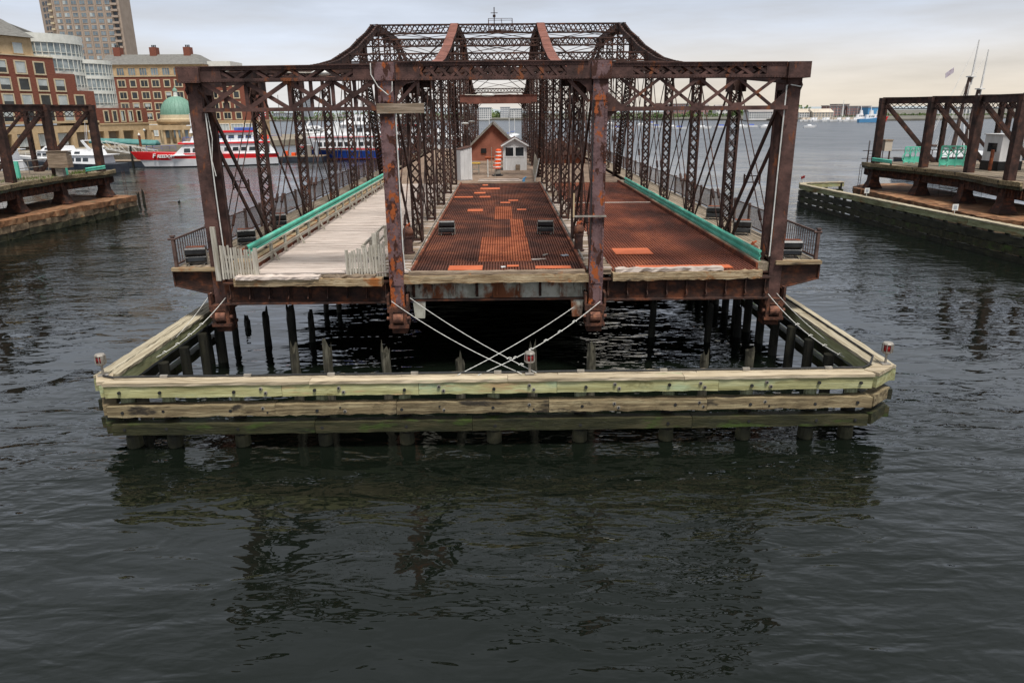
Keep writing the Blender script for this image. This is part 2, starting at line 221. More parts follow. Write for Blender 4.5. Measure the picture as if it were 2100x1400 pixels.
# ------------------------------------------------------------------ mesh helpers
class MB:
    def __init__(s, T=None): s.v = []; s.f = []; s.T = T
    def vv(s, p):
        p = Vector(p)
        if s.T is not None: p = s.T @ p
        s.v.append(p); return len(s.v)-1
    def hexa(s, c):           # 8 corners: bottom loop 0-3, top loop 4-7
        i = [s.vv(p) for p in c]
        for q in ((3,2,1,0),(4,5,6,7),(0,1,5,4),(1,2,6,5),(2,3,7,6),(3,0,4,7)): s.f.append([i[k] for k in q])
        return s
    def box(s, x0, x1, y0, y1, z0, z1):
        return s.hexa([(x0,y0,z0),(x1,y0,z0),(x1,y1,z0),(x0,y1,z0),(x0,y0,z1),(x1,y0,z1),(x1,y1,z1),(x0,y1,z1)])
    def bar(s, p, q, w, h, up=(0,0,1), w2=None, h2=None):   # w sideways, h along up
        p = Vector(p); q = Vector(q); d = (q-p).normalized(); u = Vector(up)
        if abs(d.dot(u)) > .98: u = Vector((0,1,0)) if abs(d.y) < .9 else Vector((1,0,0))
        sd = d.cross(u).normalized(); u = sd.cross(d)
        w2 = w if w2 is None else w2; h2 = h if h2 is None else h2
        def loop(c, a, b): return [c-sd*a/2-u*b/2, c+sd*a/2-u*b/2, c+sd*a/2+u*b/2, c-sd*a/2+u*b/2]
        return s.hexa(loop(p, w, h)+loop(q, w2, h2))
    def loft(s, loops, cap=True, closed=True):
        ids = [[s.vv(p) for p in l] for l in loops]; n = len(ids[0])
        for a, b in zip(ids, ids[1:]):
            for i in range(n if closed else n-1):
                j = (i+1) % n; s.f.append([a[i], a[j], b[j], b[i]])
        if cap and closed: s.f.append(ids[0][::-1]); s.f.append(ids[-1])
        return s
    def tube(s, p, q, r, n=8, r2=None):
        p = Vector(p); q = Vector(q); d = (q-p).normalized(); u = Vector((0,0,1)) if abs(d.z) < .9 else Vector((1,0,0))
        a = d.cross(u).normalized(); b = a.cross(d); r2 = r if r2 is None else r2
        return s.loft([[c+(a*math.cos(t*2*math.pi/n)+b*math.sin(t*2*math.pi/n))*rr for t in range(n)] for c, rr in ((p, r), (q, r2))])
    def path(s, pts, r, n=6):
        pts = [Vector(p) for p in pts]; loops = []
        for i, p in enumerate(pts):
            d = (pts[min(i+1, len(pts)-1)]-pts[max(i-1, 0)]).normalized(); u = Vector((0,0,1)) if abs(d.z) < .9 else Vector((1,0,0))
            a = d.cross(u).normalized(); b = a.cross(d)
            loops.append([p+(a*math.cos(t*2*math.pi/n)+b*math.sin(t*2*math.pi/n))*r for t in range(n)])
        return s.loft(loops)
    def lathe(s, c, prof, n=12):    # profile (radius, z) about a vertical axis at c
        return s.loft([[(c[0]+r*math.cos(t*2*math.pi/n), c[1]+r*math.sin(t*2*math.pi/n), c[2]+z) for t in range(n)] for r, z in prof])
    def poly(s, pts, d):            # flat outline pushed along d
        d = Vector(d); a = [Vector(p) for p in pts]; return s.loft([a, [p+d for p in a]])
    def rivet(s, p, nrm, r=.02):
        p = Vector(p); nrm = Vector(nrm); u = Vector((0,0,1)) if abs(nrm.z) < .9 else Vector((1,0,0)); a = nrm.cross(u).normalized(); b = a.cross(nrm)
        c = [s.vv(p+a*r), s.vv(p+b*r), s.vv(p-a*r), s.vv(p-b*r)]; t = s.vv(p+nrm*r*.8)
        for i in range(4): s.f.append([c[i], c[(i+1)%4], t])
    def rough(s, p, q, w, h, up=(0,0,1), n=10, amp=.012):   # timber with uneven edges
        p = Vector(p); q = Vector(q); d = (q-p).normalized(); u = Vector(up); sd = d.cross(u).normalized(); u = sd.cross(d); loops = []
        for i in range(n+1):
            c = p.lerp(q, i/n)
            loops.append([c+sd*(a*w/2+random.uniform(-amp, amp))+u*(b*h/2+random.uniform(-amp, amp)) for a, b in ((-1,-1),(1,-1),(1,1),(-1,1))])
        return s.loft(loops)
    def build(s, name, mat, parent=None, smooth=False, label=None, cat=None, group=None, kind=None, base=None):
        if parent is not None:
            r = parent
            while r.parent: r = r.parent
            off = r.location.copy()
        elif base is not None: off = Vector(base)
        else:
            xs = [p.x for p in s.v]; ys = [p.y for p in s.v]
            off = Vector(((min(xs)+max(xs))/2, (min(ys)+max(ys))/2, min(p.z for p in s.v)))
        me = bpy.data.meshes.new(name); me.from_pydata([p-off for p in s.v], [], s.f)
        if smooth:
            for p in me.polygons: p.use_smooth = True
        me.materials.append(MATS[mat])
        o = bpy.data.objects.new(name, me); COL.objects.link(o)
        if parent is not None: o.parent = parent
        else: o.location = off
        return tag(o, label, cat, group, kind)
def tag(o, label=None, cat=None, group=None, kind=None):
    for k, x in (('label', label), ('category', cat), ('group', group), ('kind', kind)):
        if x: o[k] = x
    return o
def thing(name, loc, label, cat, group=None):
    o = bpy.data.objects.new(name, None); o.location = loc; o.empty_display_size = .3; COL.objects.link(o); return tag(o, label, cat, group)
def share(src, name, parent, loc, rotz=0, scale=None):    # another object on the same mesh
    c = bpy.data.objects.new(name, src if isinstance(src, bpy.types.Mesh) else src.data); COL.objects.link(c); c.parent = parent
    r = parent
    while r.parent: r = r.parent
    c.location = Vector(loc)-r.location; c.rotation_euler = (0,0,rotz)
    if scale: c.scale = scale
    return c
def mesh_of(mb, name, mat):
    me = bpy.data.meshes.new(name); me.from_pydata([tuple(p) for p in mb.v], [], mb.f); me.materials.append(MATS[mat]); return me
def copy_tree(o, parent=None):
    c = o.copy(); COL.objects.link(c); c.parent = parent
    for ch in list(o.children): copy_tree(ch, c)
    return c
def lacing(mb, p, q, side, width, pitch, bw=.07, bt=.014, nrm=(0,-1,0), cross=True, single=False):
    # zigzag flat bars between two edges running p to q, spread +-width/2 along side
    p = Vector(p); q = Vector(q); side = Vector(side).normalized(); L = (q-p).length; n = max(1, round(L/pitch)); nrm = Vector(nrm)
    for i in range(n):
        a = p.lerp(q, i/n); b = p.lerp(q, (i+1)/n); s1 = side*width/2
        if cross:
            mb.bar(a-s1, b+s1, bw, bt, nrm); mb.bar(a+s1+nrm*bt, b-s1+nrm*bt, bw, bt, nrm)
        else:
            k = 1 if i % 2 else -1; mb.bar(a-s1*k, b+s1*k, bw, bt, nrm)
# ------------------------------------------------------------------ setting: water, quay, far shore
MB().loft([[(-2600,-120,0),(2600,-120,0)],[(-2600,2600,0),(2600,2600,0)]], cap=False, closed=False).build('water','water',base=(0,0,0),kind='structure')
shore_pts = [(-2500,1000),(-700,900),(-215,840),(-60,780),(60,730),(150,640),(205,570),(245,520),(310,520),(390,580),(800,640),(2500,800)]
m = MB()
m.loft([[(x,y,-.5) for x,y in shore_pts],[(x,y,1.2) for x,y in shore_pts],[(x*1.004,y+6,2.2) for x,y in shore_pts],[(x*1.2,y+900,4) for x,y in shore_pts]], cap=False, closed=False)
m.build('far_shore','shore',base=(0,700,0),kind='structure')
m = MB(); loops = []
for j,(dy,hz) in enumerate(((200,3),(330,16),(460,26),(700,30),(900,10))):
    loops.append([(x*1.1, 1250+dy+60*math.sin(x*.004), (hz*(.45+.55*math.sin(x*.0043+1)*math.sin(x*.011+j))+hz*.35+random.uniform(-1,1))*(.62 if x < 0 else .32)) for x in range(-2400,2401,60)])
m.loft(loops, cap=False, closed=False).build('hills','hill',base=(0,1500,0),kind='structure',smooth=True)
# quay on the left bank under the wharf buildings
m = MB(); qp = [(-330,90),(-140,92),(-104,140),(-86,185),(-60,225),(-50,262),(-330,420)]
m.poly([(x,y,-.6) for x,y in qp],(0,0,2.1)).build('quay','quay',kind='structure')

# ================================================================== SWING BRIDGE
TX = [-9.93,-3.65,3.14,9.53]
DK = 3.70
NP = 14
def PY(t,k):
    c = t in (1,2)
    if k == 0: return 24.45 if c else 24.95
    if k == NP: return 24.95+86.8+(.5 if c else 0)
    return 24.95+6.2*k
ZTOP = [10.2,10.6,11.0,11.6,12.55,13.95,15.55,15.6]
def ZT(k): return ZTOP[k] if k <= 7 else ZTOP[14-k]
br = thing('swing_bridge',(-.2,68.3,1.8),'long rusted steel truss swing bridge standing open on its centre pivot','bridge')
ZB = 3.1
def lattice_post(x,y,z0,z1,w=.47,d=.22,pitch=.45,mat='truss',name='truss_post'):
    m = MB()
    for s in (-1,1):
        xo = x+s*(w/2-.02)
        m.box(xo-.02,xo+.02,y-d/2,y+d/2,z0,z1)
        for f in (-1,1):
            a,b = sorted((xo+s*.02, xo-s*.066)); yy = y+f*(d/2+.008)
            m.box(a,b,yy-.008,yy+.008,z0,z1)
    for f in (-1,1):
        yy = y+f*(d/2+.024)
        lacing(m,(x,yy,z0+.75),(x,yy,z1-.55),(1,0,0),w-.10,pitch,.048,.014,(0,f,0))
        m.box(x-w/2,x+w/2,yy-.009,yy+.009,z0,z0+.72); m.box(x-w/2,x+w/2,yy-.009,yy+.009,z1-.5,z1)
    return m.build(name,mat,br)
def end_post(t):
    x = TX[t]; y = PY(t,0); c = t in (1,2); m = MB()
    z0 = 2.35 if c else 2.5; z1 = 9.97
    if c:
        w = .46; m.box(x-w/2,x+w/2,y-.2,y+.22,z0,z1)
        for s in (-1,1):
            m.bar((x+s*(w/2-.04),y-.212,z0),(x+s*(w/2-.04),y-.212,z1),.075,.02,(0,1,0))
        m.box(x-w/2-.012,x+w/2+.012,y-.226,y-.19,2.36,2.7); m.box(x-w/2-.012,x+w/2+.012,y-.226,y-.19,3.35,3.95); m.box(x-w/2-.012,x+w/2+.012,y-.226,y-.19,9.3,9.95)
        p = m.build('end_post','post_paint',br)
        r = MB()
        for s in (-1,1):
            z = z0+.06
            while z < z1: r.rivet((x+s*(w/2-.04),y-.226,z),(0,-1,0),.022); z += .13
        r.build('rivets','post_paint',p,kind='stuff')
    else:
        w = .44; s0 = -1 if t == 0 else 1
        for f,dd,w in ((-1,.0,.44),(1,1.15,.36)):
            yy = y+dd
            m.box(x-w/2,x+w/2,yy-.03,yy+.03,z0 if f < 0 else 2.9,z1)
            for s in (-1,1): m.box(x+s*(w/2-.012)-.012,x+s*(w/2-.012)+.012,min(yy,yy-f*.16),max(yy,yy-f*.16),z0,z1-.002)
        for s in (-1,1):
            m.bar((x+s*.1,y+.1,z1-1.2),(x+s*.1,y+1.1,z1-.5),.05,.1)
        m.box(x-.2,x+.2,y+.05,y+1.12,2.72,3.25); m.box(x-.2,x+.2,y+.05,y+1.12,z1-.4,z1-.01)
        w = .44
        p = m.build('end_post','truss_lighter' if t else 'truss_lighter',br)
        r = MB()
        for s in (-1,1):
            z = z0+.06
            while z < z1: r.rivet((x+s*(w/2-.04),y-.032,z),(0,-1,0),.02); z += .16
        r.build('rivets','truss_lighter',p,kind='stuff')
def eyebar(p,q,gap,w,h,name='diagonal'):
    m = MB()
    p = Vector(p); q = Vector(q)
    for s in (-1,1):
        o = Vector((s*gap/2,0,0)); m.bar(p+o,q+o,w,h,(0,1,0))
        for e,f in ((p,q),(q,p)):
            dd = (f-e).normalized(); m.bar(e+o-dd*.18,e+o+dd*.1,w*1.2,h*2.0,(0,1,0))
    return m.build(name,'truss',br)
def rod(p,q,r,name='tie_rod',buckle=True):
    m = MB().tube(p,q,r,6)
    if buckle:
        p = Vector(p); q = Vector(q); c = q.lerp(p,.28); d = (q-p).normalized(); m.tube(c-d*.22,c+d*.22,r*2.6,6)
    return m.build(name,'truss',br)
for t in range(4):
    x = TX[t]
    end_post(t)
    # far end post plain laced
    lattice_post(x,PY(t,NP),ZB,ZT(NP)-.4)
    for k in range(1,NP):
        lattice_post(x,PY(t,k),ZB,ZT(k)-.4, w=.47 if k not in (6,7,8) else .58, pitch=.45 if k < 8 else .6)
    # top chord pieces
    for k in range(NP):
        p = Vector((x,PY(t,k),ZT(k))); q = Vector((x,PY(t,k+1),ZT(k+1)))
        # a gentle curve inside steep panels
        mid = p.lerp(q,.5)+Vector((0,0,-.10 if (3 <= k <= 5 or 8 <= k <= 10) else 0))
        m = MB()
        for a,b in ((p,mid),(mid,q)):
            for s in (-1,1): m.bar(a+Vector((s*.235,0,-.22)),b+Vector((s*.235,0,-.22)),.05,.44)
            for s in (-1,1): m.bar(a+Vector((s*.19,0,-.43)),b+Vector((s*.19,0,-.43)),.12,.03)
            if t in (0,3):
                n = 8
                for i in range(n):
                    c0 = a.lerp(b,i/n); c1 = a.lerp(b,(i+.75)/n); sg = 1 if i % 2 else -1
                    m.bar(c0+Vector((-sg*.24,0,.02)),c1+Vector((sg*.24,0,.02)),.075,.016)
                for s in (-1,1): m.bar(a+Vector((s*.225,0,.0)),b+Vector((s*.225,0,.0)),.13,.024)
        ch = m.build('top_chord','truss',br)
        if t in (1,2):
            m = MB()
            for a,b in ((p,mid),(mid,q)):
                m.bar(a+Vector((0,0,.015)),b+Vector((0,0,.015)),.62,.03)
                m.bar(a.lerp(b,.02)+Vector((0,0,.038)),a.lerp(b,.10)+Vector((0,0,.038)),.63,.02)
            m.build('cover_plate','cover_plate',ch)
        # gusset at the joint
        for s in (-1,1):
            if k < NP-1: MB().box(x+s*.275-.012,x+s*.275+.012,q.y-.45,q.y+.45,q.z-.95,q.z-.02).build('gusset_plate','truss',br)
    # bottom chord
    MB().box(x-.24,x+.24,PY(t,0)+.3,PY(t,NP)-.3,2.72,3.18).build('bottom_chord','girder',br)
    # web members
    for k in range(NP):
        a = (x,PY(t,k)+(.1 if k == 0 else 0),ZT(k)-.5); b = (x,PY(t,k+1),ZT(k+1)-.5); al = (x,PY(t,k),ZB+.3); bl = (x,PY(t,k+1),ZB+.3)
        hi,lo = ((a,bl) if k < 7 else (b,al)); h2,l2 = ((b,al) if k < 7 else (a,bl))
        if k in (5,8):      # heavy inclined laced strut beside the tower
            p = Vector(hi); q = Vector(lo); m = MB()
            for s in (-1,1): m.bar(p+Vector((s*.24,0,0)),q+Vector((s*.24,0,0)),.05,.36,(0,1,0))
            d = (q-p).normalized(); nn = Vector((0,-1,0)); nn = (nn-d*nn.dot(d)).normalized()
            for f in (-1,1): lacing(m,p+nn*f*.19,q+nn*f*.19,(1,0,0),.46,.34,.09,.014,nn*f)
            m.build('inclined_strut','truss',br)
        elif k in (0,13): eyebar(hi,lo,.40,.06,.17)
        elif k in (1,12): eyebar(hi,lo,.36,.045,.12)
        else:
            eyebar(hi,lo,.34,.035,.07)
        for s in (-1,1):
            rod(Vector(h2)+Vector((s*.12,0,0)),Vector(l2)+Vector((s*.12,0,0)),.022 if k in (0,13) else .026)
    if t in (0,3):       # spreader frame tying the first diagonals
        a = Vector((x,PY(t,0)+.1,ZT(0)-.5)).lerp(Vector((x,PY(t,1),ZB+.3)),.52); m = MB()
        for dz in (-.12,.12): m.bar(a+Vector((-.30,0,dz)),a+Vector((.30,0,dz)),.03,.035)
        for dx in (-.30,.30): m.bar(a+Vector((dx,0,-.2)),a+Vector((dx,0,.2)),.05,.05)
        m.build('spreader_frame','truss',br)
    # end shoe with its roller
    y = PY(t,0); c = t in (1,2); z = 1.86
    m = MB(); m.box(x-.36,x+.36,y-.3,y+.5,2.42,2.62)
    for s in (-1,1):
        m.box(x+s*.33-.04,x+s*.33+.04,y-.26,y+.45,2.62,3.02); m.box(x+s*.24-.06,x+s*.24+.06,y-.3,y+.35,1.96,2.42)
    m.box(x-.34,x+.34,y-.31,y+.4,1.86,1.97); m.box(x-.26,x+.26,y-.1,y+.5,1.62,1.86)
    sh = m.build('end_shoe','shoe_rust',br)
    m = MB().tube((x-.17,y-.2,2.2),(x+.17,y-.2,2.2),.19,14); m.tube((x-.40,y-.2,2.2),(x+.40,y-.2,2.2),.07,8); m.build('roller','roller_rust',sh,smooth=False)
# ---- sway frames and top struts between the trusses
def strut(x0,y0,x1,y1,z0,z1,pitch=.46,plane2=True,mat='truss',name='cross_strut'):
    m = MB(); yy = (0,.28) if plane2 else (0,)
    for dy in yy:
        for z in (z0,z1): m.bar((x0,y0+dy,z),(x1,y1+dy,z),.11,.10)
        lacing(m,(x0,y0+dy,(z0+z1)/2),(x1,y1+dy,(z0+z1)/2),(0,0,1),(z1-z0),pitch,.065,.016,(0,-1,0))
    return m.build(name,mat,br)
for k in range(1,NP):
    for t in range(3):
        xa,xb = TX[t]+.28,TX[t+1]-.28; y = PY(0,k); zt = ZT(k)-.05; dp = .62 if k in (6,8) else (.30 if k in (1,2) else .46)
        if k == 7 or k in (10,12): continue
        strut(xa,y,xb,y,zt-dp,zt,.40,plane2=(k == 6))
        if t == 1 and k in (6,8):
            zc = 9.95
            m = MB().box(xa,xb,y-.2,y+.2,zc-.26,zc+.26); m.box(xa,xb,y-.27,y+.27,zc+.26,zc+.29); m.box(xa,xb,y-.27,y+.27,zc-.29,zc-.26); m.build('sway_beam','cover_plate',br)
            for s in (0,1):
                a = (xa if s else xb,y,zt-.7); b = (xb if s else xa,y,zc+.35); m = MB()
                for dx in (-.09,.09): m.bar(Vector(a)+Vector((0,dx,0)),Vector(b)+Vector((0,dx,0)),.10,.05)
                m.build('sway_brace','truss',br)
        elif k in (6,8):
            for s in (0,1):
                m = MB(); m.bar((xa if s else xb,y,zt-.7),(xb if s else xa,y,10.2),.16,.10); m.build('sway_brace','truss',br)
        elif k > 8 and t == 1:                # knee brackets
            for s in (-1,1):
                xc = xa if s < 0 else xb; h = 1.05 if zt > 11.5 else .7
                m = MB(); m.bar((xc,y,zt-dp-h),(xc-s*h,y,zt-dp),.12,.08); m.poly([(xc,y,zt-dp-.45),(xc,y,zt-dp),(xc-s*.5,y,zt-dp)],(0,.03,0)); m.build('knee_brace','truss',br)
for k in range(0,NP):
    for t in range(3):
        m = MB(); a0 = Vector((TX[t]+.2,PY(t,k),ZT(k)-.2)); a1 = Vector((TX[t+1]-.2,PY(t+1,k),ZT(k)-.2)); b0 = Vector((TX[t]+.2,PY(t,k+1),ZT(k+1)-.2)); b1 = Vector((TX[t+1]-.2,PY(t+1,k+1),ZT(k+1)-.2))
        m.tube(a0,b1,.025,5); m.tube(a1,b0,.025,5); m.build('lateral_rod','truss',br)
# ---- end portal
def plate(x0,x1,y,z0,z1,th=.04): return MB().box(x0,x1,y-th/2,y+th/2,z0,z1)
def portal_bay(t):
    xa,xb = TX[t],TX[t+1]; ya,yb = PY(t,0)-.10,PY(t+1,0)-.10; c = t == 1
    z0,z1 = (9.94,10.46) if c else (9.95,10.40)
    A = lambda f,z,dy=0: Vector((xa+(xb-xa)*f,ya+(yb-ya)*f+dy,z))
    m = MB(); f0,f1 = .06,.94
    for dy in (0,.42):
        for z in (z0+.05,z1-.05): m.bar(A(f0,z,dy),A(f1,z,dy),.14,.10)
        lacing(m,A(.13,(z0+z1)/2,dy-.02),A(.87,(z0+z1)/2,dy-.02),(0,0,1),z1-z0-.1,.40 if c else .62,.085,.016,(0,-1,0),cross=(t != 0))
    m.bar(A(f0,z1+.012,.2),A(f1,z1+.012,.2),.62,.025)
    for a,b in ((.05,.16),(.84,.95)): m.bar(A(a,(z0+z1)/2,-.045),A(b,(z0+z1)/2,-.045),.03,z1-z0-.01)
    pb = m.build('portal_beam','truss_lighter',br)
    r = MB()
    for i in range(60):
        f = .06+.88*i/59
        for z in (z0+.05,z1-.05): r.rivet(A(f,z,-.085),(0,-1,0),.018)
    r.build('rivets','truss_lighter',pb,kind='stuff')
    if t == 0:
        zb = 9.10; m = MB(); m.bar(A(.03,zb,0),A(.97,zb,0),.12,.12); n = 4
        for i in range(n):
            a,b = .05+.9*i/n,.05+.9*(i+1)/n
            m.bar(A(a,zb),A(b,z0),.13,.05,(0,1,0)); m.bar(A(a,z0,.06),A(b,zb,.06),.13,.05,(0,1,0))
            m.bar(A((a+b)/2,zb,.1),A((a+b)/2,z0,.1),.11,.06,(0,1,0)) if i != 1 else None
            m.bar(A(b,zb,.1),A(b,z0,.1),.11,.06,(0,1,0))
        m.build('portal_lattice','truss_lighter',br)
    elif t == 2:
        zb = 9.02; m = MB(); m.bar(A(.03,zb,0),A(.97,zb,0),.12,.13); n = 4
        for i in range(n):
            a,b = .10+.8*i/n,.10+.8*(i+1)/n
            m.bar(A(a,zb),A(b,z0),.095,.05,(0,1,0)); m.bar(A(a,z0,.06),A(b,zb,.06),.095,.05,(0,1,0))
            m.poly([A(b,zb,-.03)+Vector((-.2,0,0)),A(b,zb,-.03)+Vector((.2,0,0)),A(b,zb,-.03)+Vector((.09,0,.17)),A(b,zb,-.03)+Vector((-.09,0,.17))],(0,.03,0)) if i < n-1 else None
        m.build('portal_lattice','truss_lighter',br)
        m = MB()
        for f,s in ((.035,1),(.965,-1)):
            o = A(f,zb,.02); pts = [o+Vector((0,0,.55))]+[o+Vector((s*(.62-.62*math.cos(u)),0,-.60+.60*math.sin(u))) for u in (0,.4,.8,1.2,1.57)]+[o+Vector((s*.62,0,.02))]
            MB().poly(pts,(0,.03,0)).build('gusset_plate','truss_lighter',br)
    else:
        m = MB()
        for f,s in ((.04,1),(.96,-1)):
            o = A(f,z0,.02); pts = [o]+[o+Vector((s*(.75-.75*math.cos(u)),0,-.75+.75*math.sin(u))) for u in (0,.35,.7,1.05,1.35,1.57)]
            MB().poly(pts,(0,.04,0)).build('gusset_plate','truss_lighter',br)
        for f,s in ((.05,1),(.95,-1)):
            m = MB(); m.bar(A(f,9.25,.1),A(f+s*.1,z0,.1),.10,.10); m.build('knee_brace','truss_lighter',br)
for t in range(3): portal_bay(t)
for t in range(4):     # plated heads of the end posts
    x = TX[t]; y = PY(t,0); w = .33 if t in (0,3) else .31; z1 = 10.47 if t in (1,2) else 10.42
    xs = (x-w+(-.06 if t == 0 else 0),x+w+(.06 if t == 3 else 0))
    m = MB().box(xs[0],xs[1],y-.30,y+.55,9.93,z1); h = m.build('post_head','post_paint' if t in (1,2) else 'truss_lighter',br)
    r = MB()
    for i in range(7):
        for zz in (9.98,z1-.05): r.rivet((xs[0]+.05+(xs[1]-xs[0]-.1)*i/6,y-.30,zz),(0,-1,0),.02)
    r.build('rivets','post_paint' if t in (1,2) else 'truss_lighter',h,kind='stuff')
# ---- floor: end girders, cross girders, stringers, soffit
bays = [(TX[0]+.25,TX[1]-.26,'girder',PY(0,0)+.05,PY(1,0)-.05),(TX[1]+.26,TX[2]-.26,'girder_pale',24.5,24.5),(TX[2]+.26,TX[3]-.25,'girder',24.55,24.95)]
for bi,(xa,xb,mt,ya,yb) in enumerate(bays):
    g0 = 2.72 if bi == 1 else 2.66
    m = MB(); Y0 = 24.72
    m.box(xa,xb,Y0,Y0+.03,g0+.05,3.42)
    girder = m.build('end_girder',mt,br)
    MB().box(xa,xb,Y0-.20,Y0+.25,g0,g0+.05).build('bottom_flange','girder',girder)
    MB().box(xa,xb,Y0-.16,Y0+.25,3.38,3.425).build('top_flange','girder',girder)
    n = 8; 
    for i in range(n+1):
        xx = xa+.2+(xb-xa-.4)*i/n; m = MB()
        m.poly([(xx,Y0-.012,3.38),(xx,Y0-.15,3.38),(xx,Y0-.13,g0+.34),(xx,Y0-.24,g0+.22),(xx,Y0-.012,g0+.16)],(.03,0,0)); m.bar((xx+.05,Y0-.02,g0+.1),(xx+.05,Y0-.02,3.36),.09,.02,(0,1,0))
        m.build('stiffener',mt if i % 3 else 'girder',girder)
for k in range(1,NP):
    y = PY(0,k); MB().box(TX[0]+.24,TX[3]-.24,y-.12,y+.12,2.5,3.3).build('floor_beam','girder',br)
for i in range(13):
    x = TX[0]+.9+i*(TX[3]-TX[0]-1.8)/12; MB().box(x-.06,x+.06,24.9,111.5,3.10,3.50).build('stringer','girder',br)
MB().box(-9.7,9.3,24.95,111.8,3.50,3.55).build('soffit_plate','girder',br)
# cantilever brackets and sidewalks
for s,xo,xp in ((-1,-11.45,TX[0]),(1,11.05,TX[3])):
    for k in range(0,NP+1):
        y = PY(0,k) if k else 24.98; m = MB()
        m.poly([(xp+s*.25,y,2.95),(xo,y,3.28),(xo,y,3.80),(xp+s*.25,y,3.80)],(0,.04,0)); m.bar((xp+s*.25,y,2.95),(xo,y,3.28),.2,.03); m.build('sidewalk_bracket','girder',br)
    xa,xb = sorted((xo,xp-s*.02)); 
    MB().box(xo-.04 if s < 0 else xo-.01,xo+.01 if s < 0 else xo+.04,24.9,111.7,3.25,3.80).build('fascia_beam','girder',br)
    wbase = MB().rough(((xa+xb)/2,24.8,3.87),((xa+xb)/2,25.0,3.87),xb-xa+.06,.13,n=3,amp=.015).build('sidewalk_edge','timber_x',br)
    m = MB(); sw = []
    deck = MB().box(xa,xb,24.99,111.7,3.80,3.845).build('sidewalk_deck','girder',br)
    nb = 9; wb = (xb-xa)/nb
    for i in range(nb):
        x0 = xa+i*wb; MB().box(x0+.008,x0+wb-.008,25.0+random.uniform(-.02,.05),111.7,3.846,3.90+random.uniform(-.008,.008)).build('board','plank_long',deck)
# curbs beside the roads
MB().box(-9.62,-8.92,25.4,57.2,3.56,4.0).build('curb_timber','timber_x',br)
MB().box(-8.92,-8.84,25.3,57.2,3.56,3.97).build('curb_angle','rust_red',br)
MB().box(8.93,9.30,25.0,57.2,3.56,3.86).build('curb_timber','plank_long',br)
MB().box(8.86,8.93,25.0,57.2,3.56,3.84).build('curb_angle','rust_red',br)
# ---- centre roadway: open steel grating in panels
XL,XR = -3.12,2.74
cuts = [24.62,26.55,32.0,37.5,42.7,48.9,56.9]
def grating(x0,x1,y0,y1,mat='grating',pitch=.098,zt=DK):
    m = MB(); n = max(2,int((x1-x0)/pitch)); p = (x1-x0)/n
    for i in range(n):
        xx = x0+(i+.5)*p; z = zt+random.uniform(-.003,.003); m.box(xx-.027,xx+.027,y0+.01,y1-.01,zt-.07,z)
    yy = y0+.06
    while yy < y1: m.box(x0,x1,yy-.012,yy+.012,zt-.06,zt-.012); yy += .3
    m.box(x0,x1,y0-.015,y0+.015,zt-.06,zt+.006)
    return m.build('grating_panel',mat,br)
solid = {1:(-.95,1.05),2:(.35,1.0),3:(-.45,.5)}
for i,(y0,y1) in enumerate(zip(cuts,cuts[1:])):
    if i in solid:
        a,b = solid[i]; grating(XL,a,y0,y1); grating(b,XR,y0,y1)
        grating(a,b,y0,y1,'rust_sheet',.1,DK-.004)
    else:
        grating(XL,-.2,y0,y1); grating(-.2,XR,y0,y1)
MB().box(XL,XR,24.6,56.9,3.551,3.60).build('floor_plate','girder',br)
for (x,y,w,l) in ((-1.35,25.35,1.2,.75),(1.75,25.3,1.25,.42),(.33,25.6,.42,.26),(-1.55,41.0,.85,.9),(1.05,41.1,.52,.5),(-1.15,47.6,.7,.8),(-2.6,47.6,1.35,.7),(-.9,52.8,1.4,1.2),(-1.55,50.0,.75,.8),(.15,44.4,.6,.5),(.65,45.5,.6,.5),(-1.3,55.4,.4,.8)):
    zz = DK+.012; a = random.uniform(-.02,.02)
    MB(Matrix.Translation((x,y,zz)) @ Matrix.Rotation(a,4,'Z')).box(-w/2,w/2,-l/2,l/2,-.006,.008).build('patch_plate','orange_plate',br)
for s in (XL-.06,XR+.06): MB().box(s-.05,s+.05,24.62,56.9,3.56,3.80).build('curb_angle','rust_red',br)
MB().rough((-3.55,24.42,3.54),(3.02,24.42,3.54),.34,.26,n=30,amp=.02).build('end_timber','timber_x',br)
MB().rough((-3.25,24.46,3.73),(2.78,24.46,3.73),.26,.11,n=24,amp=.012).build('end_timber','plank_brown',br)
# ---- right roadway
rc = [24.75,27.2,32.4,37.2,44.0,57.0]
for i,(y0,y1) in enumerate(zip(rc,rc[1:])):
    grating(3.78,6.3,y0,y1,'right_road',.11,DK-.02); grating(6.3,8.86,y0,y1,'right_road',.11,DK-.024)
MB().box(3.78,8.86,24.7,57.0,3.551,3.64).build('floor_plate','rust_sheet',br)
MB().box(3.8,8.85,43.9,44.02,DK-.015,DK+.02).build('joint_strip','plank_pale',br)
for (x,y,w,l) in ((6.35,25.15,3.35,.55),(5.05,28.2,1.45,1.25)):
    MB().box(x-w/2,x+w/2,y-l/2,y+l/2,DK-.002,DK+.012).build('patch_plate','orange_plate',br)
MB().rough((3.75,24.58,3.52),(8.95,24.72,3.52),.32,.28,n=30,amp=.022).build('end_timber','timber_x',br)
MB().rough((3.85,24.62,3.73),(7.6,24.72,3.73),.25,.12,n=24,amp=.025).build('end_timber','plank_pale',br)
MB().rough((-9.25,24.62,3.46),(-4.15,24.42,3.46),.32,.25,n=30,amp=.018).build('end_timber','timber_x',br)
MB().rough((-9.15,24.56,3.635),(-6.3,24.5,3.635),.40,.10,n=20,amp=.02).build('end_timber','plank_pale',br)
MB().rough((-6.2,24.6,3.62),(-4.4,24.55,3.62),.30,.09,n=20,amp=.03).build('end_timber','plank_brown',br)
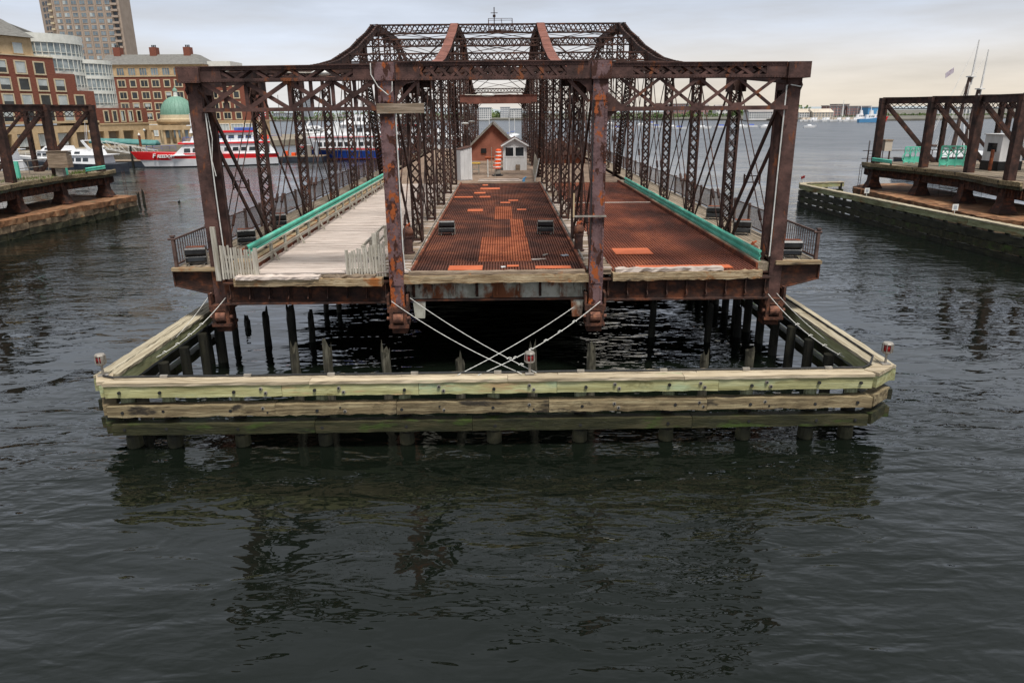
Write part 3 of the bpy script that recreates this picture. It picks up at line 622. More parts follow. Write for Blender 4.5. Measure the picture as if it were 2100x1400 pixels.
# ---- left walkway: separate cross planks on a timber base
wk = MB().box(-8.84,-4.42,24.9,57.0,3.56,3.66).build('walkway_base','plank_brown',br)
pm = [mesh_of(MB().rough((-2.19,0,0),(2.19,0,0),.172,.05,n=4,amp=.006),'plank','plank_pale') for _ in range(5)]
y = 24.98; i = 0
while y < 56.9:
    o = share(pm[i % 5],'plank',wk,(-6.63+random.uniform(-.04,.04),y,3.69+random.uniform(-.006,.008)),random.uniform(-.004,.004)); y += .183; i += 1
# boards round the inner trusses
for x0,x1 in ((-4.42,-3.2),(2.82,3.76)):
    base = MB().box(x0,x1,24.75,57.0,3.56,3.67).build('verge_base','plank_brown',br)
    pmv = [mesh_of(MB().rough((-(x1-x0)/2,0,0),((x1-x0)/2,0,0),.24,.05,n=3,amp=.01),'plank','plank_brown' if j else 'plank_pale') for j in range(3)]
    y = 24.85; i = 0
    while y < 56.9: share(random.choice(pmv),'plank',base,((x0+x1)/2+random.uniform(-.04,.04),y,3.70+random.uniform(-.008,.01)),random.uniform(-.01,.01)); y += .26
# ---- far half: plaza floor
MB().box(-9.7,9.35,57.05,111.4,3.56,3.72).build('plaza_floor','plaza',br)
m = MB()
for i in range(70):
    yy = 57.4+i*.55; m.box(-9.6,9.3,yy-.012,yy+.012,3.722,3.726)
m.build('floor_joints','plank_brown',br,kind='stuff')
# pivot pier below
# ---- small fittings on the bridge
def conduit(pts,r=.028,mat='conduit_white'): MB().path(pts,r,6).build('conduit',mat,br)
conduit([(-3.37,24.22,9.2),(-3.37,24.22,6.4),(-3.37,24.22,4.6),(-3.34,24.22,3.95),(-3.2,24.6,3.78)],.02)
conduit([(-9.62,24.86,9.0),(-9.62,24.86,6.5),(-9.6,24.86,4.35)],.02)
conduit([(-9.58,24.9,9.0),(-9.52,24.9,8.2),(-9.62,24.9,7.5),(-9.55,24.9,7.0)],.014,'rope')
conduit([(9.26,24.86,9.7),(9.24,24.86,7),(9.24,24.86,4.1)],.022)
conduit([(9.26,24.86,9.7),(9.4,24.84,9.72),(9.72,24.84,9.66)],.02)
conduit([(-4.05,24.1,10.44),(-4.05,24.08,10.1),(-3.85,24.06,9.75),(-3.55,24.06,9.5),(-3.42,24.06,9.62),(-3.4,24.06,9.9)],.018,'rope')
conduit([(XL-.2,26,3.79),(XL-.25,35,3.79),(XL-.22,46,3.79),(XL-.2,57,3.79)],.022,'bare_metal')
conduit([(XR+.2,26.2,3.79),(XR+.22,38,3.79),(XR+.2,57,3.79)],.03,'bare_metal')
conduit([(2.92,24.2,9.3),(2.92,24.2,4.4)],.02,'dark_pipe')
MB().box(-3.95,-2.45,24.14,24.2,8.95,9.25).build('timber_board','plank_brown',br)
m = MB().box(2.35,3.42,24.12,24.2,5.62,5.67).build('bracket_arm','bare_metal',br)
MB().box(2.31,2.36,24.1,24.15,5.62,6.4).build('marker_strip','tan',br)
def lamp_head(p,d):
    m = MB(); p = Vector(p); d = Vector(d); sdx = d.cross(Vector((0,0,1))); loops = []
    for i,(f,w,h) in enumerate(((0,.05,.05),(.1,.16,.10),(.35,.20,.14),(.6,.16,.12),(.78,.03,.03))):
        c = p+d*f; loops.append([c+sdx*w*math.cos(a)+Vector((0,0,h*math.sin(a)*.7)) for a in [q*math.pi/4 for q in range(8)]])
    m.loft(loops); o = m.build('lamp_head','conduit_white',br,smooth=True)
    MB().tube(p-d*1.0+Vector((0,0,.02)),p+d*.05,.03,6).build('lamp_arm','bare_metal',o)
lamp_head((-6.7,27.4,10.33),(1,0,0)); lamp_head((-1.2,46,9.9),(1,0,0))
for (x,y,z) in ((-3.2,64,8.0),(-3.1,76,8.0)): lamp_head((x-.2,y,z),(.8,-.6,0))
# beacon platform on the tower top
m = MB(); y = 68.3; z = 15.6
for x in (-1.05,1.0):
    for yy in (67.9,69.2): m.tube((x,yy,z),(x,yy,z+.95),.03,6)
for zz in (.5,.95): m.path([(-1.05,67.9,z+zz),(1.0,67.9,z+zz),(1.0,69.2,z+zz),(-1.05,69.2,z+zz),(-1.05,67.9,z+zz)],.022,5)
m.box(-1.1,1.05,67.8,69.3,z-.06,z); b_ = m.build('beacon_platform','truss',br)
m = MB(); m.tube((-.55,68.4,z),(-.55,68.4,z+1.9),.04,8); m.tube((-.55,68.4,z+1.1),(-.55,68.4,z+1.3),.12,8); m.box(-.85,-.25,68.38,68.42,z+1.42,z+1.47); m.build('beacon_mast','truss',b_)
MB().tube((.2,68.3,z),(.05,68.3,z+.95),.03,6).build('strut','truss',b_)
# two pale hanging plates below the centre bay
for x in (-2.95,2.55):
    MB().poly([(x-.22,24.55,2.72),(x+.22,24.55,2.72),(x+.17,24.55,2.1),(x-.17,24.55,2.1)],(0,.12,0)).build('hanger_plate','girder_pale',br)
# pivot drum
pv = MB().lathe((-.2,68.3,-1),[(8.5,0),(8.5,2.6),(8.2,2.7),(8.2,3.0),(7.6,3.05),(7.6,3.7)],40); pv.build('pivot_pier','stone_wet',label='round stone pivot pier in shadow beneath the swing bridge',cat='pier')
# ================================================================== THINGS ON THE BRIDGE
def wbeam(mb,x,y0,y1,zc,h=.31,s=1,segs=1):
    prof = [(0,-.155),(.03,-.155),(.075,-.11),(.075,-.05),(.02,-.02),(.02,.02),(.075,.05),(.075,.11),(.03,.155),(0,.155),(.012,.11),(.05,.1),(.05,.06),(-.005,.0),(.05,-.06),(.05,-.1),(.012,-.11)]
    k = h/.31
    mb.loft([[(x+s*a,y,zc+b*k) for a,b in prof] for y in (y0,y1)])
def guard_rail(label,x,y0,y1,zc,s,zpost,h):
    r = thing('guard_rail',(x,(y0+y1)/2,zpost),label,'guard rail','teal guard rails beside the bridge decks')
    n = round((y1-y0)/4)
    for i in range(n):
        a = y0+(y1-y0)*i/n; b = y0+(y1-y0)*(i+1)/n+.1; m = MB(); wbeam(m,x+s*.004*(i%2),a,b,zc,h,s); m.build('rail_beam','teal',r)
    n = round((y1-y0)/2)
    for i in range(n+1):
        yy = y0+.2+(y1-y0-.4)*i/n; MB().box(min(x-s*.12,x-s*.01),max(x-s*.12,x-s*.01),yy-.07,yy+.07,zpost,zc+.12).build('block_post','fence_steel',r)
guard_rail('long teal steel guard rail beside the pale plank walkway',-9.2,26.0,58.5,4.30,1,4.0,.38)
guard_rail('long teal steel guard rail beside the rusty right roadway',9.12,25.3,55,4.02,-1,3.86,.40)
# walkway hand rail
r = thing('wooden_handrail',(-8.7,40,3.7),'weathered wooden handrail with posts along the left edge of the plank walkway','handrail')
y = 25.3
while y < 56.5:
    MB().box(-8.76,-8.66,y-.05,y+.05,3.70,4.36).build('post','rail_wood',r)
    if int(y/1.85) % 2 == 0: MB().bar((-8.45,y,3.72),(-8.68,y,4.15),.07,.07,(0,1,0)).build('brace','rail_wood',r)
    y += 1.85
for a in range(0,8):
    y0 = 25.3+a*3.9
    MB().box(-8.65,-8.61,y0,y0+3.88,3.98,4.10).build('mid_rail','rail_wood',r); MB().box(-8.75,-8.67,y0,y0+3.88,4.362,4.40).build('top_rail','rail_wood',r)
r = thing('wooden_handrail',(-4.75,27.5,3.7),'short weathered wooden handrail behind the right picket screen of the walkway','handrail')
for y in (25.3,26.6,28.2,30.0): MB().box(-4.92,-4.82,y-.05,y+.05,3.70,4.55).build('post','rail_wood',r)
for z in (4.1,4.5): MB().bar((-4.95,25.3,z),(-4.95,30.1,z),.05,.10).build('rail','rail_wood',r)
def pickets(label,x0,x1,ya,yb,top0,top1,n,z0,tall=None):
    r = thing('picket_screen',((x0+x1)/2,(ya+yb)/2,z0),label,'picket fence')
    for i in range(n):
        f = (i+.5)/n; x = x0+(x1-x0)*f; yy = ya+(yb-ya)*f; zt = top0+(top1-top0)*f+random.uniform(-.02,.02); w = (x1-x0)/n*.68
        T = Matrix.Translation((x,yy,z0+random.uniform(-.04,.02))) @ Matrix.Rotation(random.uniform(-.025,.025),4,'Y')
        MB(T).box(-w/2,w/2,-.012,.012,0,zt-z0).build('picket','picket',r)
    for z in (z0+.25,z0+.75): MB().bar((x0,ya+.04,z),(x1,yb+.04,z),.05,.09).build('rail','rail_wood',r)
    for (px,py,pz,pw) in tall or ():
        MB().box(px-pw/2,px+pw/2,py-.04,py+.04,z0-.05,pz).build('post','picket',r)
pickets('grey wooden picket screen by the left end post of the bridge',-9.72,-8.55,24.72,24.72,4.75,4.52,13,3.55,[(-9.82,24.68,5.35,.16),(-8.50,24.74,4.6,.12)])
pickets('grey wooden picket screen closing the right side of the plank walkway',-5.35,-4.05,24.75,24.75,4.45,4.78,13,3.55,[(-5.4,24.8,4.5,.1),(-4.42,24.85,5.05,.16)])
# side fences: bar panel at the end, then wire mesh panels
def side_fence(label,x,s):
    r = thing('sidewalk_fence',(x,60,3.9),label,'fence')
    def bars(x0,y0,x1,y1,n):
        a = Vector((x0,y0,0)); b = Vector((x1,y1,0))
        for z in (4.02,4.88): MB().bar(a+Vector((0,0,z)),b+Vector((0,0,z)),.06,.06).build('rail','fence_steel',r)
        for i in range(n):
            p = a.lerp(b,(i+.5)/n); MB().box(p.x-.012,p.x+.012,p.y-.012,p.y+.012,4.04,4.86).build('bar','fence_steel',r)
    bars(x,25.05,x,28.2,16)
    for px,py in ((x,25.0),(x,28.25)):
        m = MB().box(px-.05,px+.05,py-.05,py+.05,3.9,4.98); m.box(px-.07,px+.07,py-.07,py+.07,4.98,5.03); m.tube((px-.16,py-.02,4.9),(px+.1,py-.02,4.9),.045,6); m.build('post','fence_steel',r)
    y = 28.25
    while y < 108:
        y1 = y+2.05; MB().box(x-.05,x+.05,y1-.05,y1+.05,3.9,5.02).build('post','fence_steel',r)
        for z in (4.05,4.92): MB().bar((x,y,z),(x,y1,z),.045,.045).build('rail','fence_steel',r)
        if y < 62:
            m = MB(); pt = .11 if y < 45 else .2; L = y1-y; hh = .86; n = int((L+hh)/pt)
            for i in range(n):
                o = i*pt-hh
                for sg in (1,-1):
                    a,b = max(0,o),min(L,o+hh)
                    if b <= a: continue
                    za,zb = (a-o),(b-o)
                    if sg < 0: za,zb = hh-za,hh-zb
                    m.bar((x,y+a,4.06+za),(x,y+b,4.06+zb),.008,.012)
            m.build('wire_mesh','wire',r,kind='stuff')
        else:
            for i in range(8): MB().box(x-.012,x+.012,y+.12+i*.25,y+.145+i*.25,4.07,4.9).build('bar','fence_steel',r)
        y = y1
side_fence('rusty steel and wire mesh fence along the left sidewalk of the bridge',-11.35,-1)
side_fence('rusty steel and wire mesh fence along the right sidewalk of the bridge',10.93,1)
# flood lights: two dark rounded housings stacked in a frame
def floodlight(x,y,z,rot,label):
    r = thing('floodlight',(x,y,z),label,'floodlight','black floodlights standing on the bridge deck'); T = Matrix.Translation((x,y,z)) @ Matrix.Rotation(rot,4,'Z')
    def hous(z0,h,d):
        pr = [(-d,.0),(-d-.03,.05),(-d-.03,h-.06),(-d+.02,h),(d-.05,h),(d,h-.05),(d,.04),(d-.04,0)]
        return MB(T).loft([[(sx,a,z0+b) for a,b in pr] for sx in (-.34,-.31,.31,.34)])
    hous(.10,.24,.19).build('lower_housing','black_box',r); hous(.36,.26,.22).build('upper_housing','black_box',r)
    MB(T).box(-.29,.29,-.235,-.222,.41,.57).build('lens','lens',r); MB(T).box(-.27,.27,-.232,-.222,.15,.29).build('lens','lens',r)
    MB(T).box(-.31,.31,-.15,.18,.621,.632).build('rusty_lid','rust_red',r)
    for s in (-1,1):
        m = MB(T); m.bar((s*.36,-.1,0),(s*.36,-.1,.5),.035,.03,(0,1,0)); m.bar((s*.25,-.3,.02),(s*.25,.3,.02),.03,.03); m.build('bracket','bare_metal',r)
floodlight(-2.53,32.7,DK+.03,.05,'black floodlight on the left side of the centre grating'); floodlight(1.9,32.6,DK+.03,-.08,'black floodlight on the right side of the centre grating')
floodlight(-10.85,25.55,3.91,.25,'black floodlight at the left front corner of the bridge sidewalk'); floodlight(10.25,25.6,3.91,-.1,'black floodlight at the right front corner of the bridge sidewalk')
floodlight(-10.45,29.6,3.91,.4,'dark floodlight behind the first diagonal bars on the left sidewalk'); floodlight(-10.5,34.2,3.91,.4,'dark floodlight behind the first lattice post on the left sidewalk')
floodlight(10.1,30.6,3.91,-.3,'dark floodlight behind the first diagonal bars on the right sidewalk'); floodlight(10.2,35.2,3.91,-.3,'dark floodlight behind the second lattice post on the right sidewalk')
def bollard(x,y,z,label):
    r = thing('post_bollard',(x,y,z),label,'bollard','rusty capped bollards beside the trusses')
    MB().lathe((x,y,z),[(.24,0),(.24,.05),(.17,.06),(.17,.62),(.20,.63),(.20,.70)],14).build('pipe','truss_lighter',r)
    MB().lathe((x,y,z),[(.20,.701),(.21,.86),(.17,.97),(.08,1.02),(.02,1.03)],14).build('cap','roller_rust',r,smooth=True)
    m = MB(); m.bar((x-.1,y-.02,z+1.03),(x+.1,y,z+1.16),.07,.05); m.bar((x-.06,y-.05,z+1.13),(x+.04,y+.08,z+1.04),.06,.05); m.build('hook','orange_plate',r)
bollard(-3.70,28.2,3.73,'rusty capped bollard behind the left centre post'); bollard(2.95,28.3,3.73,'rusty capped bollard behind the right centre post')
bollard(-9.75,27.0,3.05,'small rusty bollard top beside the left truss'); bollard(9.5,27.3,3.05,'small rusty bollard top beside the right truss')
# booth, shed, house, drum and clutter on the plaza
PZ = 3.728
bt = thing('guard_booth',(1.15,70.2,PZ),'pale grey wooden guard booth with gabled roof and two windows','booth')
x0,x1,y0,y1 = .07,2.24,69.0,71.4; h = 2.25
def siding_wall(p0,p1,z0,z1,n,parent,mat='siding'):
    p0 = Vector(p0); p1 = Vector(p1)
    for i in range(n):
        a = p0.lerp(p1,i/n+.004); b = p0.lerp(p1,(i+1)/n-.004); MB().bar(a+Vector((0,0,(z0+z1)/2)),b+Vector((0,0,(z0+z1)/2)),.04,z1-z0).build('siding_panel',mat,parent)
core = MB(); core.box(x0+.03,x1-.03,y0+.03,y1-.03,PZ,PZ+h); core.build('frame','white_trim',bt)
siding_wall((x0,y0,0),(x1,y0,0),PZ,PZ+h,7,bt); siding_wall((x0,y0,0),(x0,y1,0),PZ,PZ+h,7,bt); siding_wall((x1,y0,0),(x1,y1,0),PZ,PZ+h,7,bt)
xm = (x0+x1)/2; MB().poly([(x0,y0-.02,PZ+h),(x1,y0-.02,PZ+h),(xm,y0-.02,PZ+h+.62)],(0,.06,0)).build('gable','siding',bt)
for s,xe in ((-1,x0-.18),(1,x1+.18)):
    MB().bar((xe,y0-.2,PZ+h-.06),(xm,y0-.2,PZ+h+.68),.05,.1); 
    rf = MB().hexa([(xe,y0-.22,PZ+h-.06),(xm,y0-.22,PZ+h+.66),(xm,y1+.2,PZ+h+.66),(xe,y1+.2,PZ+h-.06),(xe,y0-.22,PZ+h+.0),(xm,y0-.22,PZ+h+.72),(xm,y1+.2,PZ+h+.72),(xe,y1+.2,PZ+h+.0)]).build('roof','roof_brown',bt)
    MB().bar((xe,y0-.24,PZ+h-.07),(xm,y0-.24,PZ+h+.64),.04,.12).build('barge_board','white_trim',rf)
for a,b in ((x0+.22,x0+.95),(x0+1.15,x0+1.9)):
    w = MB(); w.box(a-.07,b+.07,y0-.05,y0-.026,PZ+1.2,PZ+1.28); w.box(a-.07,b+.07,y0-.05,y0-.026,PZ+2.05,PZ+2.12); w.box(a-.07,a,y0-.05,y0-.026,PZ+1.28,PZ+2.05); w.box(b,b+.07,y0-.05,y0-.026,PZ+1.28,PZ+2.05)
    wf = w.build('window','white_trim',bt); MB().box(a,b,y0-.034,y0-.024,PZ+1.28,PZ+2.05).build('pane','glass_dark',wf)
MB().box(x0+.24,x0+.32,y0-.06,y0-.024,PZ+.03,PZ+1.15).build('corner_board','white_trim',bt)
MB().box(x0+1.16,x0+1.55,y0-.36,y0-.06,PZ,PZ+.52).build('cardboard_box','plank_brown',label='small tan box standing against the front of the booth',cat='box')
sd = thing('utility_shed',(-3.1,59.8,PZ),'tall narrow pale grey shed at the edge of the plaza by the left truss','shed')
T = Matrix.Translation((-3.1,59.6,PZ)) @ Matrix.Rotation(.45,4,'Z')
MB(T).hexa([(-.45,-.45,0),(.5,-.45,0),(.5,.45,0),(-.45,.45,0),(-.45,-.45,2.35),(.5,-.45,2.55),(.5,.45,2.55),(-.45,.45,2.35)]).build('body','siding',sd)
for i in range(3): MB(T).box(-.43+i*.31,-.15+i*.31,-.475,-.452,.06,2.30+i*.06).build('siding_panel','siding',sd)
MB(T).hexa([(-.52,-.52,2.36),(.57,-.52,2.58),(.57,.52,2.58),(-.52,.52,2.36),(-.52,-.52,2.41),(.57,-.52,2.63),(.57,.52,2.63),(-.52,.52,2.41)]).build('roof','roof_brown',sd)
MB(T).box(.44,.52,-.49,-.453,.02,2.5).build('corner_board','white_trim',sd); MB(T).box(.502,.53,-.4,.4,.08,2.3).build('door','white_trim',sd)
dr = thing('traffic_drum',(-.42,63.2,PZ),'stack of orange traffic drums with white stripes on a dark base','traffic drum')
MB().lathe((-.42,63.2,PZ),[(.48,0),(.48,.08),(.3,.1),(.3,.18)],12).build('base','black_box',dr)
MB().lathe((-.42,63.2,PZ),[(.26,.181),(.24,.62)],12).build('lower_barrel','bare_metal',dr)
z = .62
for i in range(4):
    off = (.02*i,.0); hh = .30
    MB().lathe((-.42+.05*i-.05,63.2,PZ),[(.34-.025*i,z),(.31-.025*i,z+hh)],14).build('drum','orange_plastic',dr)
    MB().lathe((-.42+.05*i-.05,63.2,PZ),[(.338-.025*i,z+.10),(.330-.025*i,z+.19)],14).build('stripe','white_stripe',dr); z += hh+.005
MB().lathe((-.32,63.2,PZ),[(.25,z),(.24,z+.28),(.16,z+.36),(.05,z+.38)],14).build('drum','orange_plastic',dr); MB().lathe((-.32,63.2,PZ),[(.253,z+.08),(.248,z+.18)],14).build('stripe','white_stripe',dr)
tb = thing('work_stool',(-2.4,66,PZ),'small wooden work table left of the traffic drum','table')
MB().box(-2.85,-1.95,65.7,66.3,PZ+.85,PZ+.92).build('top','sign_yellow',tb)
for x in (-2.7,-2.1):
    for y in (65.8,66.2): MB().box(x-.05,x+.05,y-.05,y+.05,PZ,PZ+.85).build('leg','rail_wood',tb)
MB().box(-2.7,-2.1,65.78,65.82,PZ+.3,PZ+.4).build('stretcher','rail_wood',tb)
for i,(a,b,dy) in enumerate(((-1.9,1.5,0),(-1.75,1.7,.25),(-1.85,1.3,.12))):
    MB().tube((a,57.7+dy,PZ+.06+.1*(i==2)),(b,57.75+dy*1.2,PZ+.06+.1*(i==2)),.055,8).build('timber_pole','plank_pale',label=('front pale pole lying','rear pale pole lying','upper pale pole lying')[i]+' across the end of the grating',cat='pole',group='poles laid across the deck')
m = MB(); m.box(1.55,1.75,57.6,57.9,PZ,PZ+.2); m.tube((1.6,57.7,PZ+.2),(1.85,57.7,PZ+.35),.06,6); m.build('hose_fitting','far_blue',label='small blue and white fitting at the right end of the poles',cat='fitting')
for x,y,hh,lb in ((-1.22,62.2,1.4,'short grey pipe post left of the traffic drum'),(-.6,60.0,1.9,'thin tan stake standing in front of the traffic drum'),(-.95,66.5,2.2,'thin grey stake behind the traffic drum')):
    MB().tube((x,y,PZ),(x,y,PZ+hh),.05 if hh < 1.5 else .025,8).build('marker_post','conduit_white' if hh < 1.5 else 'rail_wood',label=lb,cat='post')
fp = thing('mesh_fence_panel',(2.6,62,PZ),'leaning tan mesh fence panel right of the booth','fence panel')
T = Matrix.Translation((2.55,0,PZ)); m = MB()
for i in range(24):
    yy = 57.6+i*.45; m.tube((2.5+.012*i,yy,PZ),(2.75+.008*i,yy,PZ+1.6),.009,4)
for i in range(9): m.tube((2.5+.03*i,57.6,PZ+.1+.18*i),(2.76+.03*i,68,PZ+.1+.18*i),.009,4)
m.build('mesh','rail_wood',fp,kind='stuff'); MB().tube((2.5,57.6,PZ),(2.85,57.6,PZ+1.75),.04,6).build('post','conduit_white',fp)
hs = thing('machine_house',(-1,88,PZ),'red stucco gabled machine house standing on the bridge deck','house')
yw = 83; xm = -1.0; hw = 2.75; ez = 5.15; pk = 7.75
MB().poly([(xm-hw,yw,PZ),(xm+hw,yw,PZ),(xm+hw,yw,ez),(xm,yw,pk),(xm-hw,yw,ez)],(0,9,0)).build('wall','stucco_red',hs)
for s in (-1,1):
    xe = xm+s*(hw+.3); ze = ez-.28
    q = [(xe,yw-.35,ze),(xm,yw-.35,pk),(xm,yw+9.3,pk),(xe,yw+9.3,ze)]
    if s > 0: q = q[::-1]
    rf = MB().hexa(q+[(a,b,c+.14) for a,b,c in q]).build('roof','shingle',hs)
    MB().bar((xe,yw-.37,ze+.02),(xm,yw-.37,pk+.02),.04,.2).build('barge_board','bare_metal',rf)
MB().box(-2.35,-1.75,82.9,82.99,4.55,5.05).build('vent','black_box',hs); MB().box(-1.9,1.7,82.93,82.99,4.05,4.14).build('trim_board','orange_plate',hs)
lr = thing('roof_shed',(6.2,80,PZ),'low brown roofed shed beyond the right roadway','shed')
MB().box(3.9,8.6,77.5,86,PZ,4.6).build('wall','rust_red',lr)
MB().poly([(3.6,77.2,4.601),(8.9,77.2,4.601),(6.2,77.2,6.0)],(0,9,0)).build('roof','roof_brown',lr)
# ================================================================== TIMBER FENDER IN FRONT
def timbers(parent,name,p,q,w,h,n,mat,gapj=.006,amp=.008,flush=None):
    p = Vector(p); q = Vector(q); fr = [0]+sorted((i+random.uniform(-.16,.16))/n for i in range(1,n))+[1]; L = (q-p).length
    for a,b in zip(fr,fr[1:]): MB().rough(p.lerp(q,a+gapj/L),p.lerp(q,b-gapj/L),w,h,n=18,amp=amp*1.5).build(name,mat,parent)
fd = thing('timber_fender',(-.3,22,0),'weathered green timber fender surrounding the near end of the swing bridge','fender')
FY = 18.55; XA,XB = -10.9,10.1; SL,SR = -11.32,10.88
timbers(fd,'top_beam',(XA,FY+.15,1.80),(XB,FY+.15,1.80),.30,.34,5,'treated')
timbers(fd,'cap_board',(XA-.02,FY+.11,2.02),(XB+.02,FY+.11,2.02),.30,.085,4,'cap_wood'); timbers(fd,'cap_board',(XA+.1,FY+.42,2.025),(XB-.1,FY+.42,2.025),.28,.085,5,'cap_wood')
timbers(fd,'top_beam',(XA+.1,FY+.46,1.80),(XB-.1,FY+.46,1.80),.26,.32,4,'treated')
timbers(fd,'wale',(XA-.02,FY+.12,1.235),(XB+.05,FY+.12,1.235),.32,.31,5,'timber_mid',amp=.014); timbers(fd,'wale',(XA+.05,FY+.12,.70),(XB,FY+.12,.70),.32,.32,4,'timber_algae')
# corner blocks
for (xa,ya),(xb,yb) in (((XA-.0,FY+.14),(SL+.1,19.3)),((XB+.0,FY+.14),(SR-.02,19.35))):
    for z,hh,mt in ((1.80,.34,'treated'),(1.235,.31,'timber_mid'),(.70,.32,'timber_algae')): MB().rough((xa,ya,z+.003),(xb,yb,z+.003),.34,hh,n=3,amp=.006).build('corner_timber',mt,fd)
    MB().rough((xa,ya,2.035),(xb,yb,2.035),.42,.09,n=3,amp=.006).build('cap_board','cap_wood',fd)
for sx,s in ((SL,-1),(SR,1)):
    y0,y1 = 19.15,(27.3 if s < 0 else 44); nt_ = 2 if s < 0 else 5
    timbers(fd,'top_beam',(sx,y0,1.80),(sx,y1,1.80),.30,.34,nt_,'treated_y'); timbers(fd,'top_beam',(sx-s*.32,y0+.1,1.80),(sx-s*.32,y1,1.80),.28,.33,nt_,'treated_y')
    timbers(fd,'cap_board',(sx,y0,2.03),(sx,y1,2.03),.30,.085,nt_,'cap_wood_y'); timbers(fd,'cap_board',(sx-s*.33,y0+.15,2.03),(sx-s*.33,y1,2.03),.30,.085,nt_,'cap_wood_y')
    timbers(fd,'wale',(sx,y0,1.2),(sx,y1,1.2),.30,.30,nt_,'timber_dark'); timbers(fd,'wale',(sx,y0,.66),(sx,y1,.66),.30,.30,nt_,'timber_algae')
    y = 20.1
    while y < y1: 
        MB().tube((sx-s*.62,y,-1.2),(sx-s*.62,y,1.58),.17,10,.16).build('pile','pile_wet',fd); y += 1.55
xs = [atY(px,800,FY+.5).x for px in (345,487,660,830,1012,1190,1370,1530,1660)]+[-10.55,9.75]
for i,x in enumerate(xs):
    MB().tube((x,FY+.45,-1.2),(x,FY+.45,1.05),.19,12,.18).build('pile','pile_wet',fd); MB().tube((x,FY+.45,1.05),(x,FY+.45,1.63),.178,12,.165).build('pile_head','pile_pale',fd)
    MB().lathe((x,FY+.45,0),[(.20,-.3),(.215,.0),(.212,.2),(.20,.34)],12).build('barnacle_band','stone_wet',fd)
bolt = mesh_of(MB().tube((0,-.03,0),(0,.02,0),.045,8),'bolt','dark_pipe')
nut = mesh_of(MB().tube((0,-.02,0),(0,.02,0),.05,8),'washer','bare_metal')
for x in xs:
    for z in (1.80,1.235,.70): share(bolt,'bolt',fd,(x+random.uniform(-.1,.1),FY-.025,z+random.uniform(-.03,.03)))
for px in (540,700,905,1090,1265,1440,1575):
    x = atY(px,800,FY).x
    for z in (1.80,1.235): 
        for d in (-.06,.06): share(nut,'washer',fd,(x+d,FY-.02,z-d)); share(bolt,'bolt',fd,(x+d,FY-.028,z-d),0,(.6,1.2,.6))
# conduit on the cap
MB().path([(-11.1,19.0,2.13),(-10.75,18.85,2.13),(-10.3,18.93,2.11)]+[(-10+i*1.0,18.93+.015*math.sin(i*1.7),2.11) for i in range(21)]+[(10.3,19.2,2.11),(10.72,19.9,2.11),(10.74,24,2.11),(10.74,34,2.11)],.028,6).build('conduit','dark_pipe',fd)
for i in range(9): MB().box(-9.5+i*2.3,-9.3+i*2.3,18.89,18.97,2.07,2.148).build('conduit_clip','bare_metal',fd)
# navigation lights
def navlight(x,y,z,label,red):
    r = thing('navigation_light',(x,y,z),label,'navigation light','red navigation lights on the timber fender')
    m = MB(); m.box(x-.12,x+.12,y-.09,y+.09,z,z+.035); m.tube((x,y,z+.03),(x,y,z+.33),.035,8); m.build('stand','bare_metal',r)
    MB().lathe((x,y,z),[(.10,.33),(.135,.36),(.135,.39)],12).build('collar','bare_metal',r)
    MB().lathe((x,y,z),[(.115,.391),(.12,.48),(.115,.585)],14).build('lens','red_lens',r,smooth=True)
    MB().lathe((x,y,z),[(.14,.586),(.14,.61),(.12,.64),(.03,.65)],12).build('cap','bare_metal',r)
    m = MB()
    for i in range(8):
        a = i*math.pi/4+.2; m.tube((x+.14*math.cos(a),y+.14*math.sin(a),z+.37),(x+.14*math.cos(a),y+.14*math.sin(a),z+.6),.012,5)
    m.build('guard','bare_metal',r)
    if red != 2:
        MB().poly([(x+.125*math.cos(a),y+.125*math.sin(a),z+.40) for a in [math.radians(q) for q in range(-60,100,20)]]+[(x+.135*math.cos(a),y+.135*math.sin(a),z+.40) for a in [math.radians(q) for q in range(90,-70,-20)]],(0,0,.19)).build('shield','bare_metal',r)
navlight(-11.15,19.1,2.085,'red navigation light on the left corner of the timber fender',1); navlight(.68,18.85,2.075,'red navigation light in the middle of the front timber fender',2); navlight(10.75,19.25,2.085,'red navigation light on the right corner of the timber fender',1)
# mooring ropes
def rope(p,q,sag,r,label,knots=()):
    p = Vector(p); q = Vector(q); pts = [p.lerp(q,i/16)-Vector((0,0,sag*4*(i/16)*(1-i/16))) for i in range(17)]
    m = MB().path(pts,r,6)
    for f in knots:
        i = f*16; c = p.lerp(q,f)-Vector((0,0,sag*4*f*(1-f))); m.path([c-Vector((.06,0,.0)),c+Vector((.0,0,.05)),c+Vector((.07,0,.02))],r*1.6,5)
    m.build('mooring_rope','rope',label=label,cat='rope',group='white mooring ropes under the bridge')
P = lambda x,y,Y: atY(x,y,Y)
rope(P(803,618,24.2),P(1070,766,18.75),.16,.011,'lower white rope running down right from the left centre post')
rope(P(841,611,24.3),P(1100,764,18.75),.12,.011,'upper white rope running from the left centre post to the middle light',(.82,.9))
rope(P(1176,630,24.3),P(938,769,18.8),.10,.011,'upper white rope running down left from the right hanger plate')
rope(P(1231,618,24.2),P(980,769,18.8),.22,.012,'knotted white rope running down left from the right centre post',(.25,.38,.5,.62,.74))
rope(P(463,610,24.9),(-11.0,21.2,1.75),.25,.011,'knotted rope from the left end shoe to the left fender',(.35,.5,.65,.8))
rope(P(433,600,24.9),(-11.05,22.5,1.72),.1,.008,'thin rope from the left end post to the left fender')
rope(P(1570,596,24.95),(10.55,20.5,1.7),.30,.011,'knotted rope from the right end shoe to the right fender',(.4,.55,.7,.85))
rope(P(1592,600,24.95),(10.55,21.8,1.75),.12,.008,'thin rope from the right end post to the right fender')
